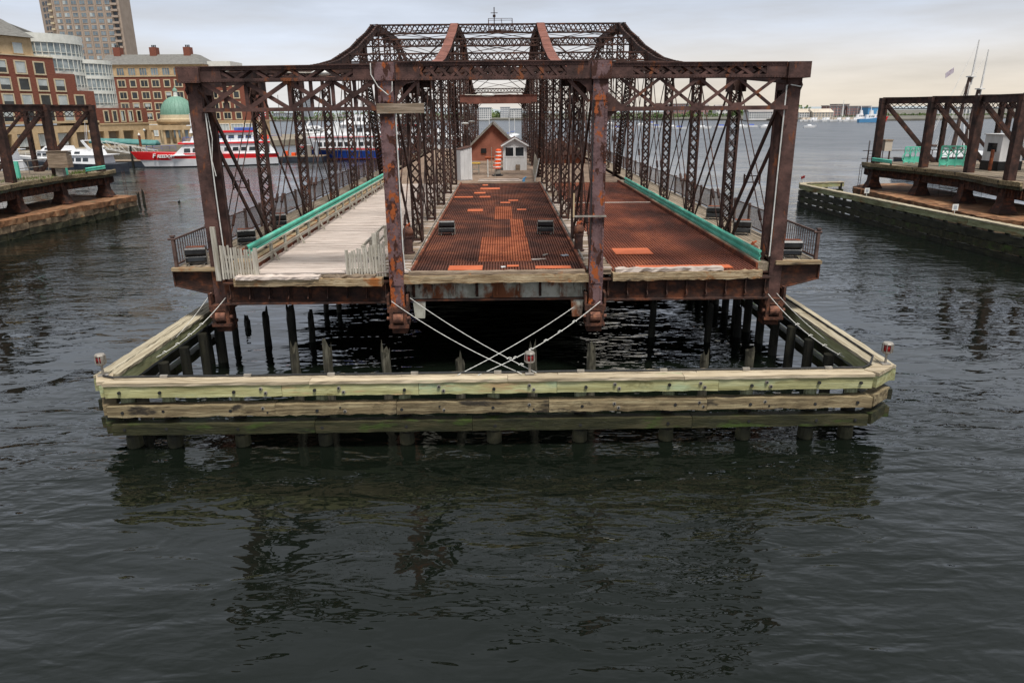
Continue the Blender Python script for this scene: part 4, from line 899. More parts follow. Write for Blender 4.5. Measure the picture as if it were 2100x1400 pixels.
# old pilings
def piling(x,y,ztop,r,label,mat='pile_wet',lean=(0,0)):
    n = 9; loops = []; H_ = ztop+1
    for j,f in enumerate((0,.25,.5,.7,.85,.95,1)):
        loops.append([(x+lean[0]*f*H_+r*random.uniform(.82,1.12)*(1-.12*f)*math.cos(i*2*math.pi/n),y+lean[1]*f*H_+r*random.uniform(.82,1.12)*(1-.12*f)*math.sin(i*2*math.pi/n),-1+H_*f) for i in range(n)])
    hts = [random.choice((-.22,-.1,0,.05,.12,.3,.38))*min(1,ztop+.3) for _ in range(n)]
    top = [(a+(x+lean[0]*H_-a)*.08,b+(y+lean[1]*H_-b)*.08,c+h) for (a,b,c),h in zip(loops[-1],hts)]
    ins = [(x+lean[0]*H_+(a-x-lean[0]*H_)*.55,y+lean[1]*H_+(b-y-lean[1]*H_)*.55,c+min(h,0)-.12) for (a,b,c),h in zip(loops[-1],hts)]
    m = MB().loft(loops+[top,ins]); m.build('old_piling',mat,label=label,cat='piling',group='broken old timber pilings under the bridge')
ORD = ['first','second','third','fourth','fifth','sixth','seventh','eighth','ninth','tenth','eleventh','twelfth']
front = [(603,715),(670,712),(790,712),(943,730),(1092,712),(1213,712),(1445,728),(1539,710)]
for i,(px,py) in enumerate(front):
    q = atY(px,py,21.2); piling(q.x,21.2,q.z-.12,.16,'broken old piling behind the front fender, '+ORD[i]+' from the left','pile_top')
back = [(436,742,675,.16),(452,738,672,.15),(486,708,640,.15),(509,672,652,.15),(550,708,640,.16),(604,738,625,.18),(641,700,645,.14),(1335,690,622,.15),(1450,700,620,.15),(1512,690,625,.17),(668,640,612,.14),(694,640,612,.14)]
for i,(px,pw,pt,rr) in enumerate(back):
    q = atZ(px,pw,0); t_ = atY(px,pt,q.y); 
    piling(q.x,q.y,max(.25,t_.z-.1),rr,('dark broken piling under the bridge, '+ORD[i]+' from the left') if i < 7 else ('dark piling under the right bay of the bridge, '+ORD[i-7]+' from the middle' if i < 10 else 'dark piling under the left girder, '+('left' if i == 10 else 'right')+' one of a close pair'),lean=(random.uniform(-.04,.05),0))
for x,y,zt,lb in ((-37.6,76.5,1.1,'left of two thin pilings standing off the left stone pier'),(-37.2,76.7,1.3,'right of two thin pilings standing off the left stone pier'),(-34.6,79,.12,'lone stump of a piling in open water right of the left pier')):
    piling(x,y,zt,.14,lb)
# litter on the centre grating
for i,(px,py,ln,rz,mt,lb) in enumerate(((1105,532,.55,.15,'plank_pale','pale splintered stick lying near the right side of the centre grating'),(1118,523,.3,.9,'bare_metal','short grey rod lying near the right side of the centre grating'),(1158,524,.28,.2,'far_grey','small grey scrap lying near the right edge of the centre grating'),(1032,548,.16,0,'white_stripe','small white square tag at the front of the centre grating'))):
    q = atZ(px,py,3.72); T = Matrix.Translation((q.x,q.y,3.715)) @ Matrix.Rotation(rz,4,'Z'); MB(T).rough((-ln/2,0,.02),(ln/2,0,.02),.06 if i < 2 else ln*.7,.03,n=4,amp=.008).build('deck_litter',mt,label=lb,cat='litter',group='small litter on the grating')
# ================================================================== FIXED APPROACH SPANS
def fixed_span(side,posts,label,panels=3):
    s = side; cx = posts[1][0]
    r = thing('fixed_span',(cx+s*8,62,2),label,'bridge'); zt = 9.85; dz = 3.85; ln = 6.1*panels
    for i,(x,y) in enumerate(posts):
        m = MB(); m.bar((x,y,2.95),(x,y,zt-.3),.62,.55,(0,1,0)); m.build('end_post','truss',r)
        MB().box(x-.32,x+.32,y-.30,y+.30,zt-.5,zt-.02).build('post_head','truss',r)
        MB().loft([[(x-a,y-b,z),(x+a,y-b,z),(x+a,y+b,z),(x-a,y+b,z)] for a,b,z in ((.75,.6,1.5),(.68,.55,1.62),(.42,.42,2.2),(.38,.38,2.95))]).build('pedestal','girder',r)
        m = MB(); 
        for d in (-.2,.2): m.bar((x,y+d,zt-.2),(x+s*ln,y+d,zt-.2),.06,.42)
        m.bar((x,y,zt+.015),(x+s*ln,y,zt+.015),.55,.03); m.build('top_chord','truss',r)
        for k in range(1,panels+1):
            xx = x+s*6.1*k; m = MB()
            for d in (-.19,.19): m.box(xx-.16,xx+.16,y+d-.02,y+d+.02,3.2,zt-.3)
            lacing(m,(xx-s*.17,y,3.5),(xx-s*.17,y,zt-.6),(0,1,0),.36,.6,.07,.014,(-s,0,0)); m.build('truss_post','truss',r)
        for d in (-.17,.17):
            m = MB().bar((x+s*.15,y+d,zt-.45),(x+s*6.0,y+d,3.6),.07,.30,(0,0,1)); m.build('diagonal','truss',r)
            for k in range(1,panels): MB().bar((x+s*6.1*k,y+d,zt-.45),(x+s*6.1*(k+1),y+d,3.6),.05,.16).build('diagonal','truss',r)
        MB().box(min(x,x+s*ln),max(x,x+s*ln),y-.25,y+.25,2.85,3.3).build('bottom_chord','girder',r)
    for k in range(panels+1):
        for (xa,ya),(xb,yb) in zip(posts,posts[1:]):
            dx = s*6.1*k; m = MB(); a = Vector((xa+dx,ya,0)); b = Vector((xb+dx,yb,0)); up = Vector((0,0,1)); cut = (b-a).normalized()*.3; a = a+cut; b = b-cut
            if k == 0:
                nrm = Vector((-s,0,0))
                for z in (zt-.06,zt-.52): m.bar(a+up*z,b+up*z,.16,.10)
                m.bar(a+up*(zt-.29),b+up*(zt-.29),.04,.40); m.build('portal_beam','truss',r)
                m = MB(); m.bar(a+up*(zt-1.0),b+up*(zt-1.0),.10,.08); lacing(m,a+up*(zt-.77),b+up*(zt-.77),(0,0,1),.44,.75,.055,.03,nrm); m.build('portal_lattice','truss',r)
            else:
                for z in (zt-.1,zt-.55): m.bar(a+up*z,b+up*z,.10,.08)
                lacing(m,a+up*(zt-.32),b+up*(zt-.32),(0,0,1),.44,.6,.05,.02,(-s,0,0)); m.build('cross_strut','truss',r)
    # floor
    ys = [p[1] for p in posts]; yF,yN = max(ys)+1.9,min(ys)-1.9
    ed = [(posts[0][0]-s*.5+s*.3,yF)]+[(x-s*.55,y) for x,y in posts]+[(posts[-1][0]-s*.25,yN)]
    base = MB(); 
    base.poly([(x,y,3.45) for x,y in ed]+[(ed[-1][0]+s*ln,yN,3.45),(ed[0][0]+s*ln,yF,3.45)],(0,0,.38)); floor = base.build('floor_deck','plank_brown',r)
    for (xa,ya),(xb,yb) in zip(ed,ed[1:]):
        MB().rough((xa-s*.08,ya,3.72),(xb-s*.08,yb,3.72),.26,.30,n=12,amp=.02).build('edge_timber','timber_mid',r)
        MB().rough((xa-s*.03,ya,3.44),(xb-s*.03,yb,3.44),.22,.22,n=12,amp=.03).build('edge_timber','timber_algae',r)
        a,b = Vector((xa+s*.3,ya,3.0)),Vector((xb+s*.3,yb,3.0)); m = MB().bar(a,b,.06,.75)
        for i in range(7): c = a.lerp(b,(i+.5)/7); m.box(c.x-s*.16-.02,c.x-s*.16+.02,c.y-.05,c.y+.05,2.68,3.33)
        m.build('end_girder','girder',r)
    for i in range(40):      # deck planks
        xx = posts[1][0]+s*(.0+i*.3); MB().box(xx-.135,xx+.135,yN+.3,yF-.3,3.835,3.875+random.uniform(-.01,.01)).build('plank','plank_long',floor)
    m = MB()
    for i in range(26):   # hanging debris under the floor
        y = random.uniform(yN+1,yF-1); x = posts[1][0]+s*random.uniform(.3,6); z = random.uniform(1.9,2.9)
        m.tube((x,y,z),(x+s*random.uniform(-1,2),y+random.uniform(-2,2),z+random.uniform(-.5,.4)),random.uniform(.015,.05),5)
        if i % 2: m.tube((x,y,2.8),(x+.05,y,1.6),.015,5)
    m.build('loose_bars','girder',r,kind='stuff')
    return r,ed
LP = [(-38.2,71.4),(-39.2,66.0),(-39.3,59.8),(-38.2,53.5)]
RP = [(36.0,71.6),(37.4,65.8),(37.9,60.0),(36.8,53.4)]
fixed_span(-1,LP,'rusty fixed truss span on its stone pier at the left bank'); fixed_span(1,RP,'rusty fixed truss span on its stone pier at the right bank')
# stone piers
def stone_pier(edge,back,label,courses,mats):
    r = thing('stone_pier',(edge[len(edge)//2][0],edge[len(edge)//2][1],-1),label,'pier')
    ctr = Vector((sum(p[0] for p in edge+back)/len(edge+back),sum(p[1] for p in edge+back)/len(edge+back),0))
    inn = []
    for x,y in edge:
        v = (ctr-Vector((x,y,0))).normalized()*.45; inn.append((x+v.x,y+v.y))
    MB().poly([(x,y,-1) for x,y in inn+back],(0,0,2.42)).build('pier_fill','stone_top',r)
    for ci,(z0,z1) in enumerate(courses):
        for (xa,ya),(xb,yb) in zip(edge,edge[1:]):
            a = Vector((xa,ya,0)); b = Vector((xb,yb,0)); L = (b-a).length; d = (b-a)/L; sd = Vector((d.y,-d.x,0))
            if sd.dot(ctr-a) > 0: sd = -sd
            u = 0
            while u < L-.3:
                w = min(random.uniform(1.2,2.4),L-u)
                if L-u-w < .5: w = L-u
                o = random.uniform(-.06,.07); p = a+d*(u+.015)-sd*(.45-o)+Vector((0,0,(z0+z1)/2)); q = a+d*(u+w-.015)-sd*(.45-o)+Vector((0,0,(z0+z1)/2))
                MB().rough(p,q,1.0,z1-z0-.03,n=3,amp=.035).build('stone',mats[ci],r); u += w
    return r
stone_pier([(-42.5,73.2),(-35.6,72.0),(-35.9,68),(-36.4,64),(-37.2,57.5),(-38.0,50)],[(-42.5,50),(-43,60)],'rust stained granite pier under the left fixed span',[(1.02,1.5),(.52,1.02),(0.02,.52),(-.5,.02)],['stone_top','stone','stone_wet','stone_wet'])
stone_pier([(38.5,77),(35.2,73.6),(34.5,72),(34.4,61),(34.3,50.5),(36.2,48.6),(45,47.5)],[(45,50.5),(42.0,53),(42.0,77)],'rust stained granite pier under the right fixed span',[(1.02,1.5),(.52,1.02),(0.02,.52),(-.5,.02)],['stone_top','stone','stone_wet','stone_wet'])
# weeds on the left span
m = MB()
for i in range(500):
    cx,cy,cr = random.choice(((-39.2,63.5,1.4),(-40.2,62,1.2),(-39.2,69.5,1),(-38.8,68.5,.8)));
    x = cx+random.gauss(0,cr*.35); y = cy+random.gauss(0,cr); h = random.uniform(.1,.38); dx,dy = random.uniform(-.15,.15),random.uniform(-.15,.15)
    a = m.vv((x-.02,y,3.86)); b = m.vv((x+.02,y,3.86)); c = m.vv((x+dx,y+dy,3.86+h)); m.f.append([a,b,c])
m.build('weeds','grass',label='patches of green weeds growing on the left fixed span',cat='weeds',kind='stuff')
# guard rails at the span ends
def short_rail(label,x,y0,y1,z):
    r = thing('guard_rail',(x,(y0+y1)/2,z-.35),label,'guard rail','teal guard rails beside the bridge decks'); s = 1 if x < 0 else -1
    m = MB(); wbeam(m,x,y0,y1,z,.34,s); m.build('rail_beam','teal',r)
    for y in (y0+.3,y1-.3): MB().box(x-s*.1-.06,x-s*.1+.06,y-.07,y+.07,z-.36,z+.1).build('block_post','fence_steel',r)
short_rail('short teal guard rail across the left fixed span',-37.6,67.6,71.0,4.25); short_rail('short teal guard rail across the right fixed span',35.5,67.6,71.2,4.25)
# left span details
bx = thing('timber_box',(-38.5,65.7,4.2),'weathered wooden plank box fixed to a post of the left span','box')
for i in range(5): MB().box(-39.3,-37.6,65.1,65.9,4.62+.27*i,4.87+.27*i).build('board','plank_brown',bx)
MB().box(-39.35,-37.55,65.05,65.95,5.98,6.03).build('lid','plank_brown',bx); MB().box(-38.9,-38.3,65.3,65.8,3.88,4.6).build('stand','bare_metal',bx)
for x,y,lb in ((-39.0,67.0,'teal post right of the wooden box'),(-41.0,63.5,'teal post left of the wooden box')):
    MB().box(x-.14,x+.14,y-.1,y+.1,3.88,5.3).build('teal_post','teal',label=lb,cat='post')
rl = thing('pipe_railing',(-44,66,3.88),'thin steel pipe railing across the left fixed span','railing')
for i in range(7): MB().tube((-43.5,54+i*3,3.88),(-43.5,54+i*3,5.0),.04,6).build('post','bare_metal',rl)
for z in (4.4,5.0): MB().tube((-43.5,54,z),(-43.5,72,z),.035,6).build('rail','bare_metal',rl)
sg = thing('yellow_sign',(-41.5,60.5,4.9),'small yellow sign with dark marks on the left span','sign')
MB().box(-42.0,-41.0,60.45,60.5,6.0,6.75).build('board','sign_yellow',sg); MB().tube((-41.5,60.52,3.88),(-41.5,60.52,6.05),.04,6).build('pole','bare_metal',sg)
def text(body,size,mat,parent,T,name='lettering',shear=0,ext=.004):
    cu = bpy.data.curves.new(name,'FONT'); cu.body = body; cu.size = size; cu.extrude = ext; cu.align_x = 'CENTER'; cu.shear = shear; cu.offset = size*.02
    ob = bpy.data.objects.new(name,cu); COL.objects.link(ob); me = bpy.data.meshes.new_from_object(ob); bpy.data.objects.remove(ob); bpy.data.curves.remove(cu)
    r = parent
    while r.parent: r = r.parent
    me.transform(Matrix.Translation(-r.location) @ T); me.materials.clear(); me.materials.append(MATS[mat])
    o = bpy.data.objects.new(name,me); COL.objects.link(o); o.parent = parent; return o
UPT = Matrix.Rotation(math.pi/2,4,'X')     # text standing up, facing -Y
text('B:1',.5,'dark_pipe',sg,Matrix.Translation((-41.5,60.43,6.2)) @ UPT)
def ladder(label,x,y,z0,z1,ux=(0,1,0),mat='fence_steel',hoop=False):
    r = thing('ladder',(x,y,z0),label,'ladder'); u = Vector(ux)*.22; c = Vector((x,y,0))
    for s in (-1,1):
        if hoop: MB().path([c+u*s+Vector((0,0,z0)),c+u*s+Vector((0,0,z1-.1)),c+u*s+Vector((.08,.1,z1)),c+u*s+Vector((.2,.25,z1-.1)),c+u*s+Vector((.2,.25,z1-1.4))],.025,6).build('stile',mat,r)
        else: MB().tube(c+u*s+Vector((0,0,z0)),c+u*s+Vector((0,0,z1)),.025,6).build('stile',mat,r)
    z = z0+.15
    while z < z1-(1.0 if hoop else 0): MB().tube(c-u+Vector((0,0,z)),c+u+Vector((0,0,z)),.018,5).build('rung',mat,r); z += .3
ladder('thin steel ladder hanging below the end of the left span',-37.2,73.4,1.2,3.7); ladder('thin steel ladder hanging below the end of the right span',35.7,73.7,1.0,3.6); ladder('hooped steel ladder at the far end of the right span',36.2,73.3,3.6,5.9,(1,0,0),hoop=True)
# right span: pipe railing, barrier gates, box, cabin
rl = thing('pipe_railing',(40,72.8,3.88),'rusty pipe railing along the far edge of the right span','railing')
for i in range(6): MB().tube((36.0+i*2.1,73.2,3.85),(36.0+i*2.1,73.2,4.95),.04,6).build('post','fence_steel',rl)
for z in (4.2,4.95): MB().tube((35.4,73.2,z),(46,73.2,z),.035,6).build('rail','fence_steel',rl)
bx = thing('utility_box',(36.9,71.9,4.9),'tan utility box on thin legs beside the end post of the right span','box')
MB().box(36.6,37.3,71.4,72.0,5.0,5.95).build('body','far_beige',bx); MB().box(36.55,37.35,71.35,72.05,5.95,6.05).build('lid','plank_brown',bx)
for x in (36.65,37.25): MB().box(x-.03,x+.03,71.7,71.76,3.88,5.0).build('leg','fence_steel',bx)
def gate(label,x0,y0,x1,y1,z,h):
    r = thing('barrier_gate',((x0+x1)/2,(y0+y1)/2,z),label,'gate','teal barrier gates on the right span'); a = Vector((x0,y0,z)); b = Vector((x1,y1,z)); up = Vector((0,0,1)); n = 4
    for zz in (.15,h): MB().bar(a+up*zz,b+up*zz,.09,.11).build('rail','teal',r)
    MB().bar(a+up*.42,b+up*.42,.03,.42).build('panel','teal',r)
    for i in range(n+1): c = a.lerp(b,i/n); MB().bar(c,c+up*h,.09,.09).build('post','teal',r)
    for i in range(n):
        c0 = a.lerp(b,i/n); c1 = a.lerp(b,(i+1)/n); MB().bar(c0+up*.9,c1+up*h,.05,.06).build('brace','teal',r); MB().bar(c0+up*h,c1+up*.9,.05,.06).build('brace','teal',r)
    c = a.lerp(b,.12)+Vector((-.1,-.15,.55)); m = MB()
    for i in range(12):
        t0,t1 = i*math.pi/6,(i+1)*math.pi/6; m.tube(c+Vector((.42*math.cos(t0),0,.42*math.sin(t0))),c+Vector((.42*math.cos(t1),0,.42*math.sin(t1))),.035,5)
    m.build('hand_wheel','teal',r)
gate('teal lattice barrier gate behind the first bay of the right span',38.2,70.6,40.0,70.2,3.88,1.5); gate('teal lattice barrier gate behind the second bay of the right span',39.3,66.6,41.9,66.2,3.88,1.75)
MB().box(42.7,43.0,65.4,65.6,3.88,6.0).build('teal_post','teal',label='tall teal post left of the grey cabin',cat='post')
cb = thing('operator_cabin',(41.6,61.9,3.88),'small grey operator cabin with dark base on the right span','cabin')
T = Matrix.Translation((41.9,62.2,3.88)) @ Matrix.Rotation(.12,4,'Z')
MB(T).box(-1.1,1.1,-1,1,0,.75).build('base','black_box',cb); MB(T).box(-1.05,1.05,-.95,.95,.75,2.85).build('body','siding',cb); MB(T).box(-1.15,1.15,-1.05,1.05,2.85,2.93).build('roof','siding',cb)
w = MB(T).box(.05,.95,-.975,-.952,1.55,2.25).build('window','white_trim',cb); MB(T).box(.1,.48,-.99,-.976,1.6,2.2).build('pane','glass_dark',w); MB(T).box(.53,.9,-.99,-.976,1.6,2.2).build('pane','glass_blind',w)
MB(T).box(-1.075,-1.052,-.5,.5,1.5,2.2).build('pane','glass_dark',cb); MB(T).tube((.2,0,2.93),(.2,0,3.2),.1,8).build('vent','bare_metal',cb)
MB(T).tube((-1.45,-.6,0),(-1.45,-.6,1.7),.14,8).build('stack_pipe','rust_red',label='rusty vertical pipe at the left of the grey cabin',cat='pipe')
# right fender
rf = thing('timber_fender',(30,60,0),'long weathered timber fender in front of the right stone pier','fender')
fl = [(29.0,71.6),(28.6,70.2),(30.4,49.5),(30.6,47.4),(31.4,40)]
for (xa,ya),(xb,yb) in zip(fl,fl[1:]):
    n = max(1,round(math.hypot(xb-xa,yb-ya)/5))
    for z,h_,mt in ((1.78,.36,'treated_dull'),(1.2,.44,'timber_dark'),(.66,.44,'timber_algae'),(.12,.36,'timber_dark')): timbers(rf,'wale' if z < 1.7 else 'top_beam',(xa,ya,z),(xb,yb,z),.32,h_,n,mt)
    timbers(rf,'cap_board',(xa+.12,ya,2.02),(xb+.12,yb,2.02),.6,.08,n,'cap_wood_y')
timbers(rf,'top_beam',(29.0,71.7,1.78),(33.6,72.6,1.78),.32,.36,1,'treated'); timbers(rf,'cap_board',(29.0,71.75,2.02),(33.6,72.65,2.02),.5,.08,1,'cap_wood'); timbers(rf,'wale',(29.0,71.7,1.2),(33.6,72.6,1.2),.3,.28,1,'timber_algae')
for i in range(22):
    y = 70+.6-i*1.45; x = 28.6+(70.2-y)*(1.8/20.7)+.42; MB().tube((x,y,-1),(x,y,1.95),.17,8).build('pile','pile_wet',rf)
for x in (30.4,31.9,33.3): MB().tube((x,72.5,-1),(x,72.5,1.95),.17,8).build('pile','pile_wet',rf)
def small_light(x,y,label):
    r = thing('fender_lamp',(x,y,2.06),label,'lamp'); MB().tube((x,y,2.06),(x,y,2.5),.025,6).build('stand','conduit_white',r); MB().lathe((x,y,2.5),[(.09,0),(.1,.2),(.03,.25)],8).build('head','red_lens',r)
small_light(28.8,71.0,'small lamp on the tip of the right timber fender'); small_light(29.3,71.8,'small lamp behind the tip of the right timber fender')
def number_sign(x,y,label,big):
    r = thing('number_sign',(x,y,2.05),label,'sign'); MB().tube((x,y,2.05),(x,y,2.3),.02,6).build('stand','conduit_white',r)
    MB().box(x-.2,x+.2,y-.02,y,2.3,2.72).build('plate','sign_white',r); MB().box(x-.11,x+.11,y-.03,y-.021,2.39,2.63).build('mark','far_grey',r)
number_sign(29.8,60.0,'small pale square sign at the middle of the right fender cap',0); number_sign(30.6,49.2,'small pale square sign on the bend of the right fender cap',1)
# ================================================================== LEFT BANK BUILDINGS
GZ = 1.5
def win_meshes(w,h,fr,mats=('limestone','glass_dark'),mull=0,depth=.16):
    m = MB(); m.box(-w/2-fr,w/2+fr,-depth,0,-h/2-fr,-h/2); m.box(-w/2-fr,w/2+fr,-depth,0,h/2,h/2+fr); m.box(-w/2-fr,-w/2,-depth,0,-h/2,h/2); m.box(w/2,w/2+fr,-depth,0,-h/2,h/2)
    for i in range(mull):
        x = -w/2+w*(i+1)/(mull+1); m.box(x-.05,x+.05,-depth*.6,0,-h/2,h/2)
    return mesh_of(m,'window',mats[0]), mesh_of(MB().box(-w/2,w/2,-.05,.0,-h/2,h/2),'pane',mats[1])
def put_window(bld,wm,pos,rz,blind=None):
    f = share(wm[0],'window',bld,pos,rz); g = bpy.data.objects.new('pane',wm[1]); COL.objects.link(g); g.parent = f
    if blind:
        b = bpy.data.objects.new('blind',blind); COL.objects.link(b); b.parent = f
# --- big brick hotel, stepping down to the right; s runs along the wall from its right end
u2 = Vector((-.342,-.94,0)); n2 = Vector((.94,-.342,0)); P0 = Vector((-95,200,0))
def S(s,z,out=0): return P0+u2*s+n2*out+Vector((0,0,z))
rz1 = math.atan2(n2.y,n2.x)+math.pi/2          # window faces local -Y toward n2
h1 = thing('brick_hotel',(-110,165,GZ),'red brick waterfront hotel stepping down beside curved white bay windows','building')
def wall(s0,s1,z0,z1,d0,d1,mat,name='wall',parent=h1): return MB().hexa([S(s0,z0,d0),S(s1,z0,d0),S(s1,z0,d1),S(s0,z0,d1),S(s0,z1,d0),S(s1,z1,d0),S(s1,z1,d1),S(s0,z1,d1)]).build(name,mat,parent)
wall(22.0,60,7.6,21.4,-14,0,'brick'); wall(17.0,22,7.6,18.1,-14,0,'brick'); wall(12.4,17,7.6,14.4,-14,0,'brick'); wall(-3.2,12.4,6.9,10.5,-14,0,'brick')
wall(26.2,60,21.4,25.3,-13,-.5,'tan'); wall(22,60,21.35,21.55,-14,.12,'limestone','ledge'); 
wall(-3.4,12.4,6.55,6.9,-14,.15,'tan','ledge'); wall(12.4,60,7.1,7.6,-14,.15,'tan','ledge'); wall(-3.3,60,5.0,6.55,-13,.0,'tan','lintel')
for s in (-3.0,1.6,6.2,10.8,15.4,20.0,25,30,35,40,45): wall(s-.6,s+.6,GZ,5.0,-1.2,.05,'tan','column')
wall(-3.2,60,GZ,5.0,-13,-4.5,'far_beige','inner_wall')
for s in (23,28,33,38): 
    w = wall(s-1.6,s+1.6,2.2,4.8,-.9,-.7,'white_trim','shop_window'); 
    for i in range(3): wall(s-1.5+i*1.03,s-.6+i*1.03,2.3,4.7,-.69,-.66,'glass_blind','pane',w)
# roof, hipped
MB().hexa([S(25.8,25.3,.3),S(61,25.3,.3),S(61,25.3,-14),S(25.8,25.3,-14),S(30,29.0,-5.5),S(58,29.0,-5.5),S(58,29.0,-8.5),S(26,29.6,-8.5)]).build('roof','slate',h1)
MB().hexa([S(11,25.3,-9),S(26,25.3,-9),S(26,25.3,-14),S(11,25.3,-14),S(13,26.5,-10),S(26,29.5,-9.2),S(26,29.5,-12),S(14,26.5,-12)]).build('roof','slate',h1)
wm = win_meshes(2.3,2.35,.28); bl = mesh_of(MB().box(-1.1,1.1,-.09,-.052,-.2,1.15),'blind','glass_blind'); bl2 = mesh_of(MB().box(-1.1,1.1,-.09,-.052,-1.1,1.15),'blind','glass_blind')
for zc,ss in ((19.0,(25.9,30.4,34.9,39.4)),(15.5,(21.4,25.8,30.3,34.7,39.1)),(12.1,(16.8,21.4,25.8,30.3,34.7,39.1)),(8.9,(15.5,20.5,25.5,30.5,35.5,40))):
    for s in ss: put_window(h1,wm,S(s,zc,.02),rz1,random.choice((None,None,bl,bl2)))
wt = win_meshes(2.3,2.2,.12,('tan','glass_blind'))
for s in (29.8,35.2,40): put_window(h1,wt,S(s,23.0,-.45),rz1)
wn_ = win_meshes(1.1,2.4,.25,mull=0); 
for s in (10.0,7.4,4.9,2.4,-.3): put_window(h1,wn_,S(s,8.55,.02),rz1,mesh_of(MB().box(-.5,.1,-.09,-.052,-1.1,1.1),'blind','glass_blind') if random.random() < .6 else None)
for s0,s1,z in ((17.3,21.8,18.1),(12.7,16.8,14.4),(-3,12.2,10.5),(22.3,26,21.5)):
    m = MB(); 
    for i in range(int((s1-s0)/.35)): a = S(s0+.35*i,z,-.15); m.bar(a,a+Vector((0,0,1.0)),.04,.04)
    m.bar(S(s0,z+1.02,-.15),S(s1,z+1.02,-.15),.08,.06); m.build('terrace_railing','bare_metal',h1)
# curved white bays
def bay(cs,cd,ra,rb,z0,floors,fh,label_,fascia,a0=-100,a1=100,n=20):
    def C(a,z,k=1): a = math.radians(a); return P0+u2*(cs+ra*k*math.sin(a))+n2*(cd+rb*k*math.cos(a))+Vector((0,0,z))
    root = MB(); A = [a0+(a1-a0)*i/n for i in range(n+1)]
    root.loft([[C(a,z,.965) for a in A] for z in (z0,z0+floors*fh)],cap=False,closed=False); bo = root.build('bay_wall','glass_sky_reflection',h1)
    for f in range(floors):
        zb = z0+f*fh
        m = MB()
        for i in range(n):
            m.hexa([C(A[i],zb,.94),C(A[i+1],zb,.94),C(A[i+1],zb,1),C(A[i],zb,1),C(A[i],zb+.75,.94),C(A[i+1],zb+.75,.94),C(A[i+1],zb+.75,1),C(A[i],zb+.75,1)])
        m.build('spandrel','bay_white',bo)
        m = MB()
        for i in range(n): m.hexa([C(A[i],zb+1.35,.955),C(A[i+1],zb+1.35,.955),C(A[i+1],zb+1.35,.985),C(A[i],zb+1.35,.985),C(A[i],zb+1.43,.955),C(A[i+1],zb+1.43,.955),C(A[i+1],zb+1.43,.985),C(A[i],zb+1.43,.985)])
        m.build('transom','bay_white',bo)
        for i in range(n+1): MB().bar(C(A[i],zb+.75,.985),C(A[i],zb+fh,.985),.14,.2).build('mullion','bay_white',bo)
    zt = z0+floors*fh; m = MB()
    for i in range(n): m.hexa([C(A[i],zt,.9),C(A[i+1],zt,.9),C(A[i+1],zt,1.02),C(A[i],zt,1.02),C(A[i],zt+fascia,.9),C(A[i+1],zt+fascia,.9),C(A[i+1],zt+fascia,1.02),C(A[i],zt+fascia,1.02)])
    m.build('fascia','bay_white',bo)
    MB().loft([[C(a,zt+fascia-.1,1.0) for a in A],[C(a,zt+fascia+.0,.02) for a in A]],cap=False,closed=False).build('bay_roof','slate',bo)
bay(17.8,-6.0,8.2,5.8,11,4,3.45,'',1.9)
bay(8.6,-5.2,6.2,5.0,10.4,3,3.45,'',.9)
# --- second brick building, farther right
h2 = thing('brick_building',(-98,244,GZ),'long red brick building with slate roof and chimneys behind the dome','building')
Yb = 235
MB().box(-121,-76.5,Yb,Yb+16,6.9,19.9).build('wall','brick',h2); MB().box(-121,-90,Yb+.3,Yb+15.5,19.9,22.9).build('wall','tan',h2); MB().box(-121,-76.3,Yb-.2,Yb+16,6.5,6.9).build('ledge','tan',h2); MB().box(-121,-76.5,Yb-.15,Yb+16,GZ,6.5).build('wall','tan',h2)
MB().box(-121,-76.3,Yb-.18,Yb+.1,19.75,20.0).build('ledge','limestone',h2); MB().box(-121,-89.8,Yb,Yb+15.7,22.9,23.2).build('ledge','tan',h2)
MB().hexa([(-121,Yb-.2,23.2),(-89.6,Yb-.2,23.2),(-89.6,Yb+16,23.2),(-121,Yb+16,23.2),(-121,Yb+6,26.4),(-94,Yb+6,26.4),(-94,Yb+10,26.4),(-121,Yb+10,26.4)]).build('roof','slate',h2)
MB().box(-90,-83,Yb+4,Yb+15,19.9,24.2).build('penthouse','bay_white',h2)
for x in (-117.5,-106.5,-96.2):
    c = MB().box(x-1.0,x+1.0,Yb+5,Yb+7.5,24.8,28.4).build('chimney','brick',h2)
    for d in (-.5,0,.5): MB().tube((x+d,Yb+6.2,28.4),(x+d,Yb+6.2,29.1),.2,8).build('chimney_pot','dark_pipe',c)
w2 = win_meshes(2.0,1.75,.28,mull=1); w3 = win_meshes(1.5,1.75,.28); w4 = win_meshes(2.1,2.0,.12,('tan','glass_blue'),mull=2)
b2_ = mesh_of(MB().box(-.72,.72,-.09,-.052,-.1,.86),'blind','glass_blind')
for j,zc in enumerate((21.2,17.8,14.4,11.2,8.3)):
    for i in range(12):
        x = -118.4+i*3.42
        if j == 0 and x > -91: continue
        put_window(h2,w4 if j == 0 else (w3 if i % 3 == 2 else w2),(x,Yb+(.32 if j == 0 else .02),zc),0,b2_ if random.random() < .3 and j else None)
for i in range(8): put_window(h2,win_meshes(3.6,3.2,.15,('white_trim','glass_blind'),mull=3),(-108+i*4.4,Yb-.13,4.2),0)
